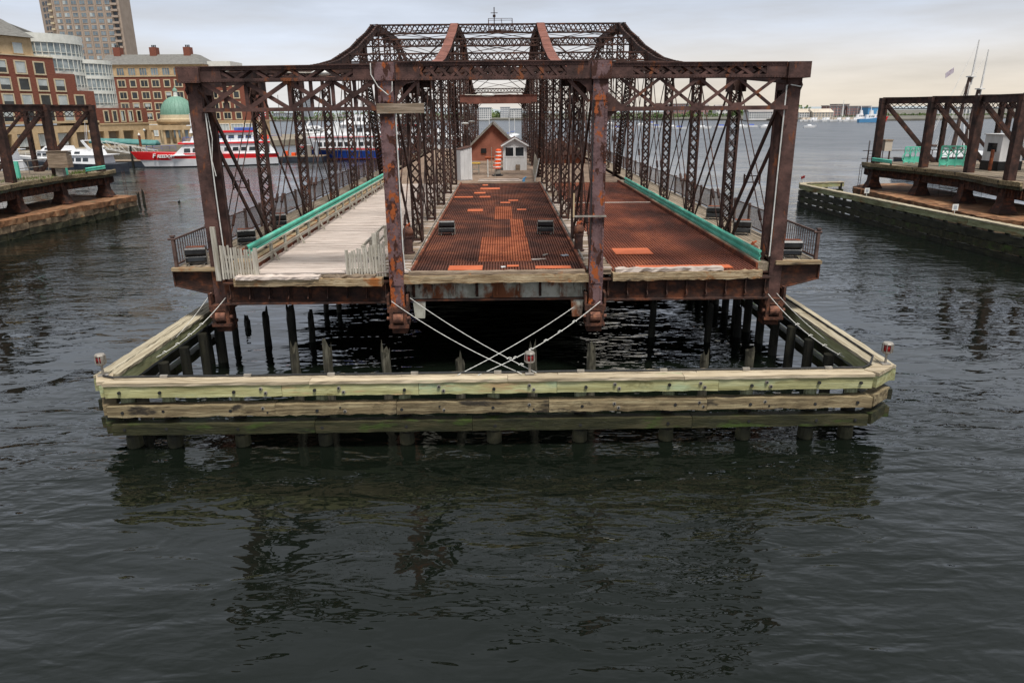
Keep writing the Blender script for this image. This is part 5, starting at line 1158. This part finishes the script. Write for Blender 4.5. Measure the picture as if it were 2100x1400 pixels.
# --- tower block
tw = thing('apartment_tower',(-197,392,GZ),'tall tan concrete apartment tower behind the brick hotel','building')
Yt = 380; MB().box(-214,-181.2,Yt,Yt+11.5,GZ,96).build('wall','tower_conc',tw)
MB().hexa([(-221.5,Yt+5,GZ),(-214.01,Yt,GZ),(-214.01,Yt+11,GZ),(-221.5,Yt+11,GZ),(-221.5,Yt+5,96),(-214.01,Yt,96),(-214.01,Yt+11,96),(-221.5,Yt+11,96)]).build('side_wall','tower_conc',tw)
wtm = win_meshes(2.35,1.7,.1,('tower_conc','glass_blue'),mull=1,depth=.1); bt_ = mesh_of(MB().box(-1.1,0,-.07,-.052,-.8,.8),'blind','glass_blind')
for j in range(15):
    z = 32.5+j*2.72
    for i in range(7): put_window(tw,wtm,(-210.4+i*3.95,Yt-.02,z),0,bt_ if random.random() < .3 else None)
    m = MB().box(-185.0,-182.6,Yt-.03,Yt+.1,z-.9,z+1.2); d = m.build('balcony_recess','glass_dark',tw); MB().box(-185.2,-182.0,Yt-1.0,Yt-.04,z-1.3,z-.35).build('balcony','tower_conc',d)
    for f in (.3,.6): MB().bar(Vector((-221.5,Yt+5,z)).lerp(Vector((-214,Yt,z)),f)+Vector((-.05,-.05,0)),Vector((-221.5,Yt+5,z)).lerp(Vector((-214,Yt,z)),f+.2)+Vector((-.05,-.05,0)),.12,1.6).build('pane','glass_dark',tw)
    MB().box(-214.6,-212.9,Yt-.9,Yt-.03,z-1.25,z-.45).build('balcony','limestone',tw)
for i in range(9): MB().box(-212.6+i*3.95,-212.15+i*3.95,Yt-.35,Yt-.01,20,96).build('pier_rib','tower_conc',tw) if i < 8 else None
# --- domed rotunda
dm = thing('domed_rotunda',(-85.8,203,GZ),'tan rotunda with green copper dome and lantern','rotunda')
cx,cy = -85.8,203
prof = [(4.25*math.cos(a),8.75+4.6*math.sin(a)) for a in [math.radians(q) for q in range(0,86,7)]]
MB().lathe((cx,cy,0),prof+[(.3,13.36)],36).build('dome','copper',dm)
m = MB()
for i in range(24):
    a = i*math.pi/12; m.path([(cx+(r+.03)*math.cos(a),cy+(r+.03)*math.sin(a),z) for r,z in prof],.05,4)
m.build('dome_ribs','copper',dm,kind='stuff')
ln_ = MB().lathe((cx,cy,0),[(.62,13.3),(.55,13.5),(.5,14.6),(.66,14.7)],8).build('lantern','bay_white',dm); MB().lathe((cx,cy,0),[(.66,14.7),(.55,15.1),(.2,15.4),(.04,16.0)],10).build('lantern_dome','copper',ln_)
MB().lathe((cx,cy,0),[(4.9,7.4),(4.9,7.7),(4.5,7.8),(4.4,8.75)],36).build('drum','limestone',dm)
MB().lathe((cx,cy,0),[(5.2,6.4),(5.5,7.0),(5.5,7.39)],24).build('cornice','tan',dm); MB().lathe((cx,cy,0),[(4.3,GZ),(4.3,6.4)],24).build('wall','tan',dm)
for i in range(10):
    a = i*math.pi/5+.2; x,y = cx+4.9*math.cos(a),cy+4.9*math.sin(a); MB().lathe((x,y,0),[(.42,GZ),(.34,GZ+.3),(.30,6.2),(.42,6.39)],10).build('column','limestone',dm)
    a += .31; x,y = cx+4.32*math.cos(a),cy+4.32*math.sin(a); MB(Matrix.Translation((x,y,0)) @ Matrix.Rotation(a,4,'Z')).box(0,.06,-.8,.8,3,5.8).build('pane','glass_blue',dm)
MB().box(-91,-80.5,196.5,197.5,5.0,6.2).build('porch_beam','tan',dm)
for x in (-90.5,-87.5,-84.2,-81): MB().lathe((x,197,0),[(.38,GZ),(.32,5.0)],10).build('column','tan',dm)
# lamp posts and flag on the quay
for i,(x,y) in enumerate(((-98,150),(-92,170),(-86,183))):
    r = thing('quay_lamp',(x,y,GZ),'dark globe lamp post on the quay, '+('nearest','middle','farthest')[i]+' of the row','street lamp','lamp posts along the quay'); MB().tube((x,y,GZ),(x,y,5.0),.08,8,.05).build('post','dark_pipe',r); MB().lathe((x,y,5),[(.1,0),(.28,.25),(.28,.45),(.08,.62)],10).build('globe','conduit_white',r,smooth=True)
fg = thing('flag_pole',(-62,195,GZ),'flag pole with a red and white flag right of the dome','flag'); MB().tube((-62,195,GZ),(-62,195,9.5),.06,6).build('pole','mast',fg)
for i in range(5): MB().poly([(-62+.1,195,8.9-.28*i),(-60.2,195,9.2-.28*i),(-60.2,195,9.48-.28*i),(-62+.1,195,9.18-.28*i)],(0,.02,0)).build('stripe','boat_red' if i % 2 == 0 else 'white_stripe',fg)
# ================================================================== BOATS
def boat_T(x,y,hd): return Matrix.Translation((x,y,0)) @ Matrix.Rotation(hd,4,'Z')
def hull(T,L,B,zs,sheer,rake,n=16,full=.5,flare=.9):   # zs: heights of the layer edges at midship (top one gets the sheer)
    mb = MB(T); loops = []
    for j in range(n+1):
        t = j/n; b = B/2*(1 if t < full else max(.012,1-((t-full)/(1-full))**2.1)); b *= (.86+.14*min(1,t/.25)); lp = []; zt = zs[-1]
        pts = []
        for z in zs:
            k = max(0,(z-zs[0])/(zt-zs[0])) if zt > zs[0] else 1
            zz = z+sheer*t*t*(z/zt if z > 0 else 0); x = L*(t-.5)+rake*t**4*max(0,z/zt); bb = b*(flare+(1-flare)*max(0,z/zt)); pts.append((x,bb,zz))
        loops.append(pts)
    mb.loft([[p for p in l]+[(p[0],-p[1],p[2]) for p in reversed(l)] for l in loops])
    return mb
def cabin(T,x0,x1,w,z0,z1,rf=.0,rb=.0,tw=.92):   # raked front (x1) and back
    return MB(T).hexa([(x0,-w/2,z0),(x1,-w/2,z0),(x1,w/2,z0),(x0,w/2,z0),(x0+rb,-w/2*tw,z1),(x1-rf,-w/2*tw,z1),(x1-rf,w/2*tw,z1),(x0+rb,w/2*tw,z1)])
def side_windows(parent,T,xs,w,z0,z1,y0,y1,mat='glass_dark',slant=.12):
    for x in xs:
        for s in (-1,1): MB(T).poly([(x-w/2,s*y0,z0),(x+w/2,s*y0,z0),(x+w/2-slant,s*y1,z1),(x-w/2-slant*.3,s*y1,z1)],(0,s*.03,0)).build('window_pane',mat,parent)
def deck_rail(parent,T,pts,z,h,n,mat='conduit_white'):
    m = MB(T)
    for a,b in zip(pts,pts[1:]):
        a = Vector((*a,z)); b = Vector((*b,z)); m.tube(a+Vector((0,0,h)),b+Vector((0,0,h)),.03,5); m.tube(a+Vector((0,0,h*.5)),b+Vector((0,0,h*.5)),.02,5); k = max(1,int((b-a).length/1.2))
        for i in range(k+1): c = a.lerp(b,i/k); m.tube(c,c+Vector((0,0,h)),.025,5)
    m.build('deck_railing',mat,parent)
# red and white ferry, bow to the left
hd = math.atan2(131.8-139.0,-61.5+41.5)
fc = Vector((-52.2,135.6,0)); T = boat_T(fc.x,fc.y,hd); L = 22.2
f1 = thing('red_ferry',fc,'red and white passenger ferry with its name lettered on the bow','ferry')
hull(T,L,5.6,[-.4,0,.18],.0,0.05).build('boot_stripe','hull_dark',f1); hull(T,L,5.66,[.18,.6,1.3],.35,.9).build('lower_hull','boat_white',f1)
up = hull(T,L+.35,5.72,[1.02,1.5,2.05],.75,1.9); up.build('upper_hull','boat_red',f1)
MB(T).box(-10.9,6.5,-2.7,2.7,2.0,2.12).build('main_deck','boat_white',f1)
c1 = cabin(T,-9.5,6.2,5.0,2.12,3.9,1.9,.2,.96).build('main_cabin','boat_white',f1); side_windows(c1,T,(4.0,2.6,1.2),1.05,2.5,3.2,2.47,2.44); side_windows(c1,T,(-2.6,-4.0,-5.4,-6.8),1.05,2.6,3.25,2.47,2.44)
MB(T).box(-2.0,-.9,-2.52,2.52,2.14,3.3).build('side_door','siding',c1)
MB(T).box(-10.0,5.3,-2.65,2.65,3.9,4.15).build('red_band','boat_red',f1); MB(T).box(-10.0,4.6,-2.6,2.6,4.15,4.22).build('upper_deck','boat_white',f1)
deck_rail(f1,T,[(4.5,-2.55),(-9.9,-2.55)],4.2,.75,12,'tarp_blue'); deck_rail(f1,T,[(4.5,2.55),(-9.9,2.55)],4.2,.75,12,'tarp_blue'); deck_rail(f1,T,[(10.6,0),(7,-2.1),(6,-2.5)],2.75,.8,6,'tarp_blue')
c2 = cabin(T,-7.4,3.4,4.0,4.22,5.75,.9,.3,.95).build('upper_cabin','boat_white',f1); side_windows(c2,T,(2.0,),1.3,4.75,5.3,1.97,1.93); side_windows(c2,T,(-3.5,-5.1,-6.4),1.0,4.75,5.3,1.97,1.93); side_windows(c2,T,(-1.6,),2.2,4.8,5.35,1.97,1.93)
MB(T).box(-7.6,-.2,-2.2,2.2,5.75,6.05).build('roof_band','boat_red',f1); MB(T).box(-7.6,-4.2,-2.15,2.15,6.06,6.5).build('blue_banner','tarp_blue',f1)
ph = cabin(T,.4,3.3,3.0,5.75,6.95,.5,.4,.9).build('wheelhouse','boat_white',f1); side_windows(ph,T,(2.5,1.7),.6,6.2,6.7,1.46,1.40); MB(T).poly([(2.95,-1.2,6.2),(2.95,1.2,6.2),(2.8,1.2,6.75),(2.8,-1.2,6.75)],(.06,0,0)).build('windscreen','glass_dark',ph)
MB(T).box(.2,3.6,-1.6,1.6,6.95,7.05).build('wheelhouse_roof','boat_white',ph)
for (x,h_) in ((2.9,2.0),(1.4,2.9),(2.2,1.4)):
    m = MB(T); m.tube((x,0,7.0),(x,0,7.0+h_),.07,6); m.box(x-.05,x+.05,-.7,.7,7.0+h_-.12,7.0+h_); m.build('radar_mast','boat_white',f1)
for x in (-9.0,-9.6): MB(T).tube((x,-1.6,4.8),(x,.4,4.8),.45,10).build('life_raft','orange_plastic',f1)
MB(T).hexa([(-11.0,-2.4,2.1),(-9.8,-2.4,2.1),(-9.8,2.4,2.1),(-11,2.4,2.1),(-10.2,-2.3,3.3),(-9.8,-2.3,3.9),(-9.8,2.3,3.9),(-10.2,2.3,3.3)]).build('stern_bulwark','boat_white',f1)
# name on the side that faces us (local +y side faces the camera when the bow points left)
text('F',.98,'white_stripe',f1,T @ Matrix.Translation((9.45,1.40,1.72)) @ Matrix.Rotation(math.pi-.30,4,'Z') @ UPT,shear=.2,ext=.14); text('REEDOM',.72,'white_stripe',f1,T @ Matrix.Translation((7.55,1.90,1.72)) @ Matrix.Rotation(math.pi-.24,4,'Z') @ UPT,shear=.2,ext=.14)
# blue and white ferry, bow to the left, farther away
f2c = Vector((-26,152,0)); T = boat_T(f2c.x,f2c.y,math.pi+.03)
f2 = thing('blue_ferry',f2c,'large white and blue passenger ferry with red stripes','ferry')
hull(T,25,7,[-.4,0,.25],0,0).build('boot_stripe','boat_keel',f2); hull(T,25,7.1,[.25,.9,1.6],.4,1.6).build('lower_hull','boat_blue',f2); hull(T,25.4,7.2,[1.55,1.8,2.3],.6,2.6).build('upper_hull','boat_white',f2); hull(T,25.5,7.28,[1.75,1.9,2.0],.55,2.4).build('red_stripe','boat_red',f2)
c1 = cabin(T,-12,11.4,6.6,2.3,4.2,.4,.2,.99).build('main_cabin','boat_white',f2); side_windows(c1,T,[10-i*1.35 for i in range(16)],1.0,2.6,3.4,3.31,3.29,'glass_dark',.0)
MB(T).box(-12.2,12.0,-3.45,3.45,4.2,4.75).build('bulwark','boat_white',f2); MB(T).box(-12.22,12.1,-3.5,3.5,4.3,4.42).build('red_stripe','boat_red',f2)
c2 = cabin(T,-9,10.2,6.0,4.75,6.6,4.2,.2,.96).build('upper_cabin','boat_white',f2); side_windows(c2,T,[3.5-i*1.5 for i in range(8)],1.1,5.3,6.0,2.98,2.94,'glass_dark',.0)
MB(T).box(-9.2,5.6,-3.2,3.2,6.6,6.75).build('top_deck','boat_white',f2); MB(T).box(-9.1,-4,-3.25,3.25,6.3,6.6).build('red_stripe','boat_red',f2)
ph = cabin(T,.5,6.0,4.2,6.75,8.5,2.6,.3,.9).build('wheelhouse','boat_white',f2); side_windows(ph,T,(3.4,2.3,1.2),.8,7.3,7.95,2.02,1.95); MB(T).box(-6.5,.3,-2.7,2.7,8.2,8.4).build('canopy','boat_white',f2)
deck_rail(f2,T,[(5,-3.1),(-9,-3.1)],6.75,.9,10); deck_rail(f2,T,[(5,3.1),(-9,3.1)],6.75,.9,10)
for x in (-6.3,-3,0): MB(T).tube((x,2.5,6.75),(x,2.5,8.2),.06,6).build('canopy_post','boat_white',f2); MB(T).tube((x,-2.5,6.75),(x,-2.5,8.2),.06,6).build('canopy_post','boat_white',f2)
m = MB(T); m.tube((2.4,0,8.5),(2.0,0,10.6),.08,6); m.box(1.9,2.4,-.9,.9,9.4,9.5); m.build('radar_mast','boat_white',f2)
# floating dock between the ferries
dk = thing('floating_dock',(-37,147,0),'dark floating work dock with gear between the two ferries','dock'); MB().box(-43,-34.5,144,150,-.3,.9).build('float','hull_dark',dk); MB().box(-43,-34.5,144.1,149.9,.9,1.0).build('deck','plank_brown',dk)
for x,c,h_ in ((-42,'orange_plastic',.9),(-40.6,'orange_plastic',.6),(-39.5,'bare_metal',1.6),(-37.5,'bare_metal',2.0),(-36.2,'far_grey',2.6)): MB().box(x-.35,x+.35,146,147,1.0,1.0+h_).build('gear_box',c,dk)
MB().tube((-40.6,149,0),(-40.6,149,4.6),.18,8).build('dock_pile','rust_red',dk)
# dock, gangway and awning tube left of the red ferry
dk = thing('timber_dock',(-69,137,0),'dark timber dock at the bow of the red ferry','dock'); MB().box(-74,-63.5,134.6,139,-.3,.95).build('float','hull_dark',dk)
for i in range(30): MB().box(-74+i*.35,-73.68+i*.35,134.55,139.05,.951,1.03).build('plank','plank_brown',dk)
for x in (-72,-66): MB().tube((x,134.3,-.5),(x,134.3,3.6),.2,8).build('dock_pile','pile_wet',dk)
gw = thing('gangway',(-68,141,1),'white truss gangway leading down to the timber dock','gangway')
for y in (140,141.4):
    for z0,z1 in ((1.2,3.0),(2.5,4.3)): MB().tube((-64.5,y,z0),(-74,y,z1),.06,6).build('chord','conduit_white',gw)
    for i in range(8): a = Vector((-64.5-i*1.19,y,1.2+i*.225)); MB().tube(a,a+Vector((-1.19 if i % 2 else 0,0,1.4)),.04,5).build('brace','conduit_white',gw)
aw = thing('awning_tunnel',(-62.5,126,2.8),'long green fabric covered gangway left of the red ferry','awning')
aw.location = (-73.5,152,2)
loops = []
for x,y,z in ((-81.2,150,3.6),(-80.9,150,3.6),(-74,150,3.35),(-67.9,149,3.1),(-67.7,149,3.1)):
    r = 1.35 if x not in (-81.2,-67.7) else 1.1; loops.append([(x,y+r*math.cos(a),z+r*.75*math.sin(a)) for a in [i*math.pi/7 for i in range(8)]])
MB().loft(loops).build('cover','awning',aw,smooth=True)
for x in (-80,-76,-72,-69): MB().tube((x,149.3,1.2),(x,149.3,3.2),.07,6).build('post','bare_metal',aw)
for i,(x,y,zt,lb) in enumerate(((-68.3,143,5.2,'red brown dock pile with white cap left of the ferry wheelhouse'),(-70.5,133.8,3.4,'dark dock pile with white cap at the ferry bow'))):
    r = thing('capped_pile',(x,y,0),lb,'pile'); MB().tube((x,y,-.5),(x,y,zt),.22,10).build('shaft','rust_red' if i == 0 else 'pile_wet',r); MB().lathe((x,y,zt),[(.24,0),(.2,.2),(.04,.42)],10).build('cap','conduit_white',r)
# motor yachts on the left
def yacht(x,y,hd,L,label,dark=False,arch=True,k=1.0):
    T = boat_T(x,y,hd); r = thing('motor_yacht',(x,y,0),label,'yacht','white boats berthed on the left'); B = L*.27
    hull(T,L,B,[-.3,.0,.6*k,1.35*k],.7*k,1.2).build('hull','hull_dark' if dark else 'boat_white',r)
    c = cabin(T,-L*.36,L*.22,B*.82,1.35*k,2.75*k,L*.12,.1,.9).build('cabin','boat_white',r); side_windows(c,T,[L*(.09-.075*i) for i in range(5)],L*.058,1.8*k,2.35*k,B*.40,B*.385,slant=.1)
    f = cabin(T,-L*.30,L*.08,B*.7,2.75*k,3.6*k,L*.08,.2,.85).build('flybridge','boat_white',r); side_windows(f,T,(L*-.02,-L*.12),L*.06,2.95*k,3.3*k,B*.34,B*.32)
    MB(T).box(-L*.42,L*.12,-B*.42,B*.42,2.72*k,2.82*k).build('roof_overhang','boat_white',r)
    if arch: 
        m = MB(T)
        for s in (-1,1): m.bar((-L*.26,s*B*.3,3.5*k),(-L*.18,s*B*.27,5.0*k),.5,.12,(0,1,0),.35,.1)
        m.bar((-L*.18,-B*.27,5.0*k),(-L*.18,B*.27,5.0*k),.4,.14); m.tube((-L*.18,0,5.0*k),(-L*.2,0,7.4*k),.04,5); m.tube((-L*.18,.4,5.0*k),(-L*.21,.4,7.9*k),.03,5); m.build('radar_arch','boat_white',r)
    deck_rail(r,T,[(L*.52,0),(L*.3,-B*.36),(L*.05,-B*.46)],1.75*k,.7,6)
yacht(-70.5,124,2.96,17,'white motor yacht with radar arch and dark blue hull by the left span',True); yacht(-90,128,3.2,19,'large white yacht with sloping bow behind the wooden box post',False,True,1.25); yacht(-83,139,3.0,14,'smaller white cruiser moored behind the large yachts',False,False)
# marina boats seen between the ferries
mar = [(-40,210,14),(-33,235,15),(-50,245,16),(-22,225,13),(-60,262,16),(-42,275,17),(-15,250,14),(-30,290,16),(-70,290,18),(-52,225,13)]
for i,(x,y,L_) in enumerate(mar): yacht(x,y,random.choice((.1,3.05,3.2,-.1))+random.uniform(-.2,.2),L_,'white marina boat in the cluster behind the ferries, '+ORD[i]+(' from the front' if i else ' and nearest'),False,i % 2 == 0,1.15)
# sailing masts in the marina
for i,(px,py,Y_) in enumerate(((566,195,240),(690,225,300),(1000,225,230),(1042,225,240),(1054,228,260))):
    q = atY(px,py,Y_); b = thing('sail_boat',(q.x,Y_,0),('moored sailing boat with the tallest mast behind the red ferry','moored sailing boat with bare mast behind the blue ferry','moored sailing boat left of centre beyond the machine house','moored sailing boat beyond the machine house roof','moored sailing boat farthest beyond the machine house')[i],'sailing boat'); T = boat_T(q.x,Y_,.3*i)
    hull(T,9,2.6,[-.3,0,.5,.9],.3,.6).build('hull','boat_white',b); MB(T).tube((.5,0,.9),(.5,0,q.z),.09,6).build('mast','mast' if i else 'mast_wood',b); MB(T).tube((.5,0,2.2),(-3.4,0,2.2),.1,6).build('boom','tarp_blue',b); cabin(T,-2,2,1.6,.9,1.5,.5,.1,.85).build('cabin','boat_white',b)
# pier sheds beyond the machine house
ps = thing('pier_shed',(-8,165,0),'low white roofed pier shed with dark openings beyond the machine house','shed'); MB().box(-16,-2,160,172,.8,3.4).build('wall','siding',ps); MB().box(-16.4,-1.6,159.6,172.4,3.4,3.8).build('roof','far_white',ps)
for x in (-7.6,-5.9,-4.2): MB().box(x-.7,x+.7,159.9,159.98,1.4,3.2).build('opening','glass_dark',ps)
pd = thing('stone_breakwater',(3,150,-.5),'grey stone breakwater beyond the machine house','breakwater'); MB().box(-9,12,140,156,-.5,.9).build('core','shore',pd)
m = MB()
for i in range(900):
    x = random.uniform(-9,12); y = random.uniform(139,157); s_ = random.uniform(.25,.6); z = .8+random.uniform(-.2,.25)-(.9 if (y < 140 or y > 156) else 0)
    T = Matrix.Translation((x,y,z)) @ Matrix.Rotation(random.uniform(0,3),4,'Z') @ Matrix.Rotation(random.uniform(-.5,.5),4,'X'); MB.box(m if not setattr(m,'T',T) else m,-s_,s_,-s_*.7,s_*.7,-s_*.5,s_*.5)
m.T = None; m.build('rubble','far_roof',pd,kind='stuff')
# schooner on the right
sc = thing('schooner',(70.5,112,0),'two masted schooner moored behind the right fixed span','sailing boat'); T = boat_T(70.5,112,.15)
hull(T,22,5.4,[-.4,0,.8,1.8],.9,1.8).build('hull','hull_dark',sc); cabin(T,-6,2,3,1.8,2.6,.3,.2,.9).build('cabin','boat_white',sc)
for k,(x,zt,zm) in enumerate(((-2.2,18.1,13.2),(-.4,16.8,11.5))):
    lean = -.06; MB(T).tube((x-2.2+1.2,0,1.8),(x,0,zm),.34,8,.28).build('lower_mast','mast_wood',sc); MB(T).tube((x+.25,0,zm-1.2),(x+.45,0,zt),.17,6,.08).build('top_mast','mast',sc); MB(T).box(x-.3,x+.6,-.5,.5,zm-.15,zm).build('crosstree','mast',sc)
    m = MB(T)
    for s in (-1,1):
        for d in (-1.6,-.6,.6): m.tube((x+d-1,s*2.6,2.0),(x,s*.1,zm-.2),.03,4)
        m.tube((x-6,s*.2,2.2),(x+.3,0,zt-.3),.025,4)
    m.build('shrouds','mast',sc)
    MB(T).tube((x-.9,0,3.2),(x-7.0,0,3.6),.14,6).build('boom','mast_wood',sc)
MB(T).poly([(-6.3,0,13.6),(-5.1,0,14.4),(-5.0,0,13.7),(-6.2,0,12.9)],(0,.03,0)).build('flag','flag',sc)
for s in (-1,1): MB(T).tube((-3,s*2.4,1.9),(-3.6,s*2.0,6.5),.1,6).build('rigging_post','boat_white',sc)
# small moored boats in open water
mo = [(1252,256,8),(1265,265,9),(1315,258,8),(1345,262,7),(1378,263,9),(1392,265,9),(1440,264,9),(1478,262,8),(1520,262,8),(1540,261,7),(1570,262,7),(1335,255,7),(1660,262,6)]
for i,(px,py,L_) in enumerate(mo):
    q = atZ(px,py,0); T = boat_T(q.x,q.y,random.uniform(-.3,.3)+(math.pi if i % 2 else 0)); k = q.y/260; L_ *= .9
    b = thing('moored_boat',(q.x,q.y,0),'small moored boat','boat','small boats moored in the harbour'); b['label'] = 'small moored boat '+('with blue cover' if i % 2 else 'with white cabin')+' on the open harbour, '+(ORD+['thirteenth'])[sorted(range(len(mo)),key=lambda j:mo[j][0]).index(i)]+' from the left'
    hull(T,L_,2.4,[-.2,0,.4,.85],.35,.5).build('hull','boat_white',b); cabin(T,-L_*.2,L_*.18,1.7,.85,1.5,.6,.1,.85).build('cabin','tarp_blue' if i % 2 else 'boat_white',b)
    if i in (0,2,6): MB(T).tube((.3,0,.9),(.3,0,9.5),.06,5).build('mast','mast',b)
# ================================================================== FAR SHORE
def far_block(label,x0,x1,yt,yb,Y,mat,cat='building',rows=0,cols=0,roof=None,depth=14,wmat='far_glass',gable=False):
    a = atY(x0,yt,Y); b = atY(x1,yb,Y); zb = min(b.z,1.5); r = thing('far_building',((a.x+b.x)/2,Y+depth/2,zb),label,cat)
    MB().box(a.x,b.x,Y,Y+depth,zb,a.z).build('wall',mat,r)
    if roof:
        if gable: MB().poly([(a.x-.4,Y-.3,a.z),(a.x-.4,Y+depth/2,a.z+2.6),(a.x-.4,Y+depth+.3,a.z)],(b.x-a.x+.8,0,0)).build('roof',roof,r)
        else: MB().box(a.x-.3,b.x+.3,Y-.3,Y+depth+.3,a.z,a.z+.6).build('roof',roof,r)
    if rows:
        w = (b.x-a.x)/cols; hh = (a.z-max(zb,1.5))/rows; me = mesh_of(MB().box(-w*.28,w*.28,-.12,-.01,-hh*.27,hh*.27),'window',wmat)
        for i in range(cols):
            for j in range(rows): share(me,'window',r,(a.x+w*(i+.5),Y,max(zb,1.5)+hh*(j+.55)))
    return r
far_block('long mauve brick factory on the far right shore, lower left wing',1700,1722,218,247,600,'far_brick',rows=4,cols=4,roof='far_roof')
far_block('tall middle block of the mauve brick factory on the far right shore',1718,1738,215,247,606,'far_brick',rows=5,cols=4,roof='far_roof')
far_block('right wing of the mauve brick factory on the far right shore',1738,1782,219,247,603,'far_brick',rows=4,cols=9,roof='far_roof')
far_block('bright blue shed beside the brick factory on the far shore',1781,1812,221,247,590,'far_blue',roof='far_grey')
far_block('white waterfront row houses behind the right end post',1537,1640,230,246,575,'far_white',rows=3,cols=22,roof='far_roof',gable=True)
far_block('white waterfront houses just right of the bridge end post',1640,1668,231,246,560,'far_white',rows=3,cols=6,roof='far_beige',gable=True)
far_block('beige waterfront house left of the brick factory',1668,1708,231,246,555,'far_beige',rows=3,cols=7,roof='far_beige',gable=True)
far_block('long dark elevated roadway on the far right shore',1815,2110,235,239,640,'shore',cat='viaduct')
far_block('white waterside terminal far right behind the schooner',1925,2010,222,234,700,'far_white',rows=1,cols=12,roof='far_grey')
far_block('pink brick block above the trees through the right bay',1370,1412,214,240,720,'far_brick',rows=3,cols=8,roof='far_roof')
far_block('small brick house above the trees through the right bay',1425,1452,217,240,730,'far_brick',rows=2,cols=4,roof='far_roof',gable=True)
far_block('pale house above the trees right of the brick blocks',1470,1492,221,240,700,'far_white',rows=2,cols=4,roof='far_roof',gable=True)
far_block('grey white apartment block through the bridge centre, left one',976,1008,222,246,760,'far_white',rows=5,cols=8,roof='far_grey')
far_block('grey white apartment block through the bridge centre, middle one',1026,1046,221,246,765,'far_grey',rows=5,cols=6,roof='far_grey',wmat='far_white')
far_block('white apartment block through the bridge centre, right one',1046,1070,224,246,755,'far_white',rows=5,cols=7,roof='far_grey')
far_block('slim grey tower block between the lattice posts on the left',617,628,200,247,850,'far_grey',rows=10,cols=3)
far_block('second slim grey tower just right of the first',627,638,203,247,870,'far_grey',rows=10,cols=3)
far_block('long grey warehouse on the far left shore',560,604,233,247,880,'far_grey',rows=2,cols=9,roof='far_roof')
far_block('long low white warehouse behind the marina',690,752,236,247,860,'far_white',rows=1,cols=9,roof='far_roof')
# radio mast of the factory
q = atY(1731,205,598); MB().tube((q.x,598,1),(q.x,598,q.z),.9,6,.1).build('radio_mast','far_white',label='thin pale mast in front of the brick factory',cat='mast')
# tugs and work boats along the far shore
def tug(px,py,L_,hullm,label):
    q = atZ(px,py,0); T = boat_T(q.x,q.y,0); b = thing('work_boat',(q.x,q.y,0),label,'boat','work boats along the far shore')
    hull(T,L_,L_*.26,[-.3,0,1.2,2.0],1.2,1.5).build('hull',hullm,b); cabin(T,-L_*.2,L_*.22,L_*.17,2,4.6,.8,.3,.9).build('deckhouse','boat_white',b); cabin(T,-L_*.02,L_*.14,L_*.13,4.6,7.2,.5,.2,.85).build('wheelhouse','boat_white',b); MB(T).tube((L_*.03,0,7.2),(L_*.03,0,10),.2,6).build('mast','boat_white',b)
    for x in (-.06,.04,.12): MB(T).box(L_*x,L_*x+L_*.05,-L_*.088,-L_*.084,3.0,4.0).build('window_pane','far_glass',b)
tug(1782,251,14,'far_blue','blue tug boat moored below the brick factory'); tug(1797,249,13,'boat_red','red work boat just right of the blue tug'); tug(1762,249,12,'boat_white','white work boat just left of the blue tug')
for i in range(14):
    px = 1650+i*8.2+random.uniform(-2,2); q = atZ(px,249.3,0); T = boat_T(q.x,q.y,random.uniform(-.5,.5)); b = thing('marina_boat',(q.x,q.y,0),'tiny white boat in the far marina, '+(ORD+['thirteenth','fourteenth'])[i]+' from the left','boat','boats in the far marina')
    hull(T,8,2.8,[-.2,0,.6,1.2],.4,.6).build('hull','boat_white',b); cabin(T,-2,2,2,1.2,2.6,.8,.1,.85).build('cabin',random.choice(('boat_white','boat_white','far_beige')),b); MB(T).tube((0,0,1.2),(0,0,random.uniform(6,11)),.08,4).build('mast','mast',b)
# tree belt along the far shore: one leafy mass
m = MB()
def leaf_blob(cx,cy,cz,rx,rz,n):
    for _ in range(n):
        v = Vector((random.gauss(0,1),random.gauss(0,1),random.gauss(0,1))).normalized()*random.uniform(.55,1.05); c = Vector((cx+v.x*rx,cy+v.y*rx,cz+v.z*rz)); a = Vector((random.uniform(-1,1),random.uniform(-1,1),random.uniform(-1,1))).normalized()*rx*.3; b = a.cross(Vector((random.uniform(-1,1),random.uniform(-1,1),random.uniform(-1,1)))).normalized()*rx*.3
        i0 = [m.vv(c-a),m.vv(c+b),m.vv(c+a),m.vv(c-b)]; m.f.append(i0)
def tree_band(x0,x1,ybase,ytop,Y,step):
    px = x0
    while px < x1:
        q = atY(px,ytop+random.uniform(0,(ybase-ytop)*.5),Y+random.uniform(-8,25)); h = max(2.5,q.z-1); leaf_blob(q.x,q.y,1+h*.55,h*.42,h*.5,46); px += step*random.uniform(.6,1.4)
tree_band(1243,1500,246,229,650,5); tree_band(1500,1700,243,222,690,7); tree_band(1560,1640,240,221,720,8); tree_band(1700,1800,244,236,575,6); tree_band(1812,2120,247,231,598,4); tree_band(1370,1660,236,216,780,8)
tree_band(560,760,246,238,830,4); tree_band(900,1230,244,234,790,6); tree_band(1005,1030,244,224,775,5)
tree_band(440,960,238,228,1150,8)
m.build('far_trees','leaf_far',label='belt of green trees along the far harbour shore',cat='trees',kind='stuff')
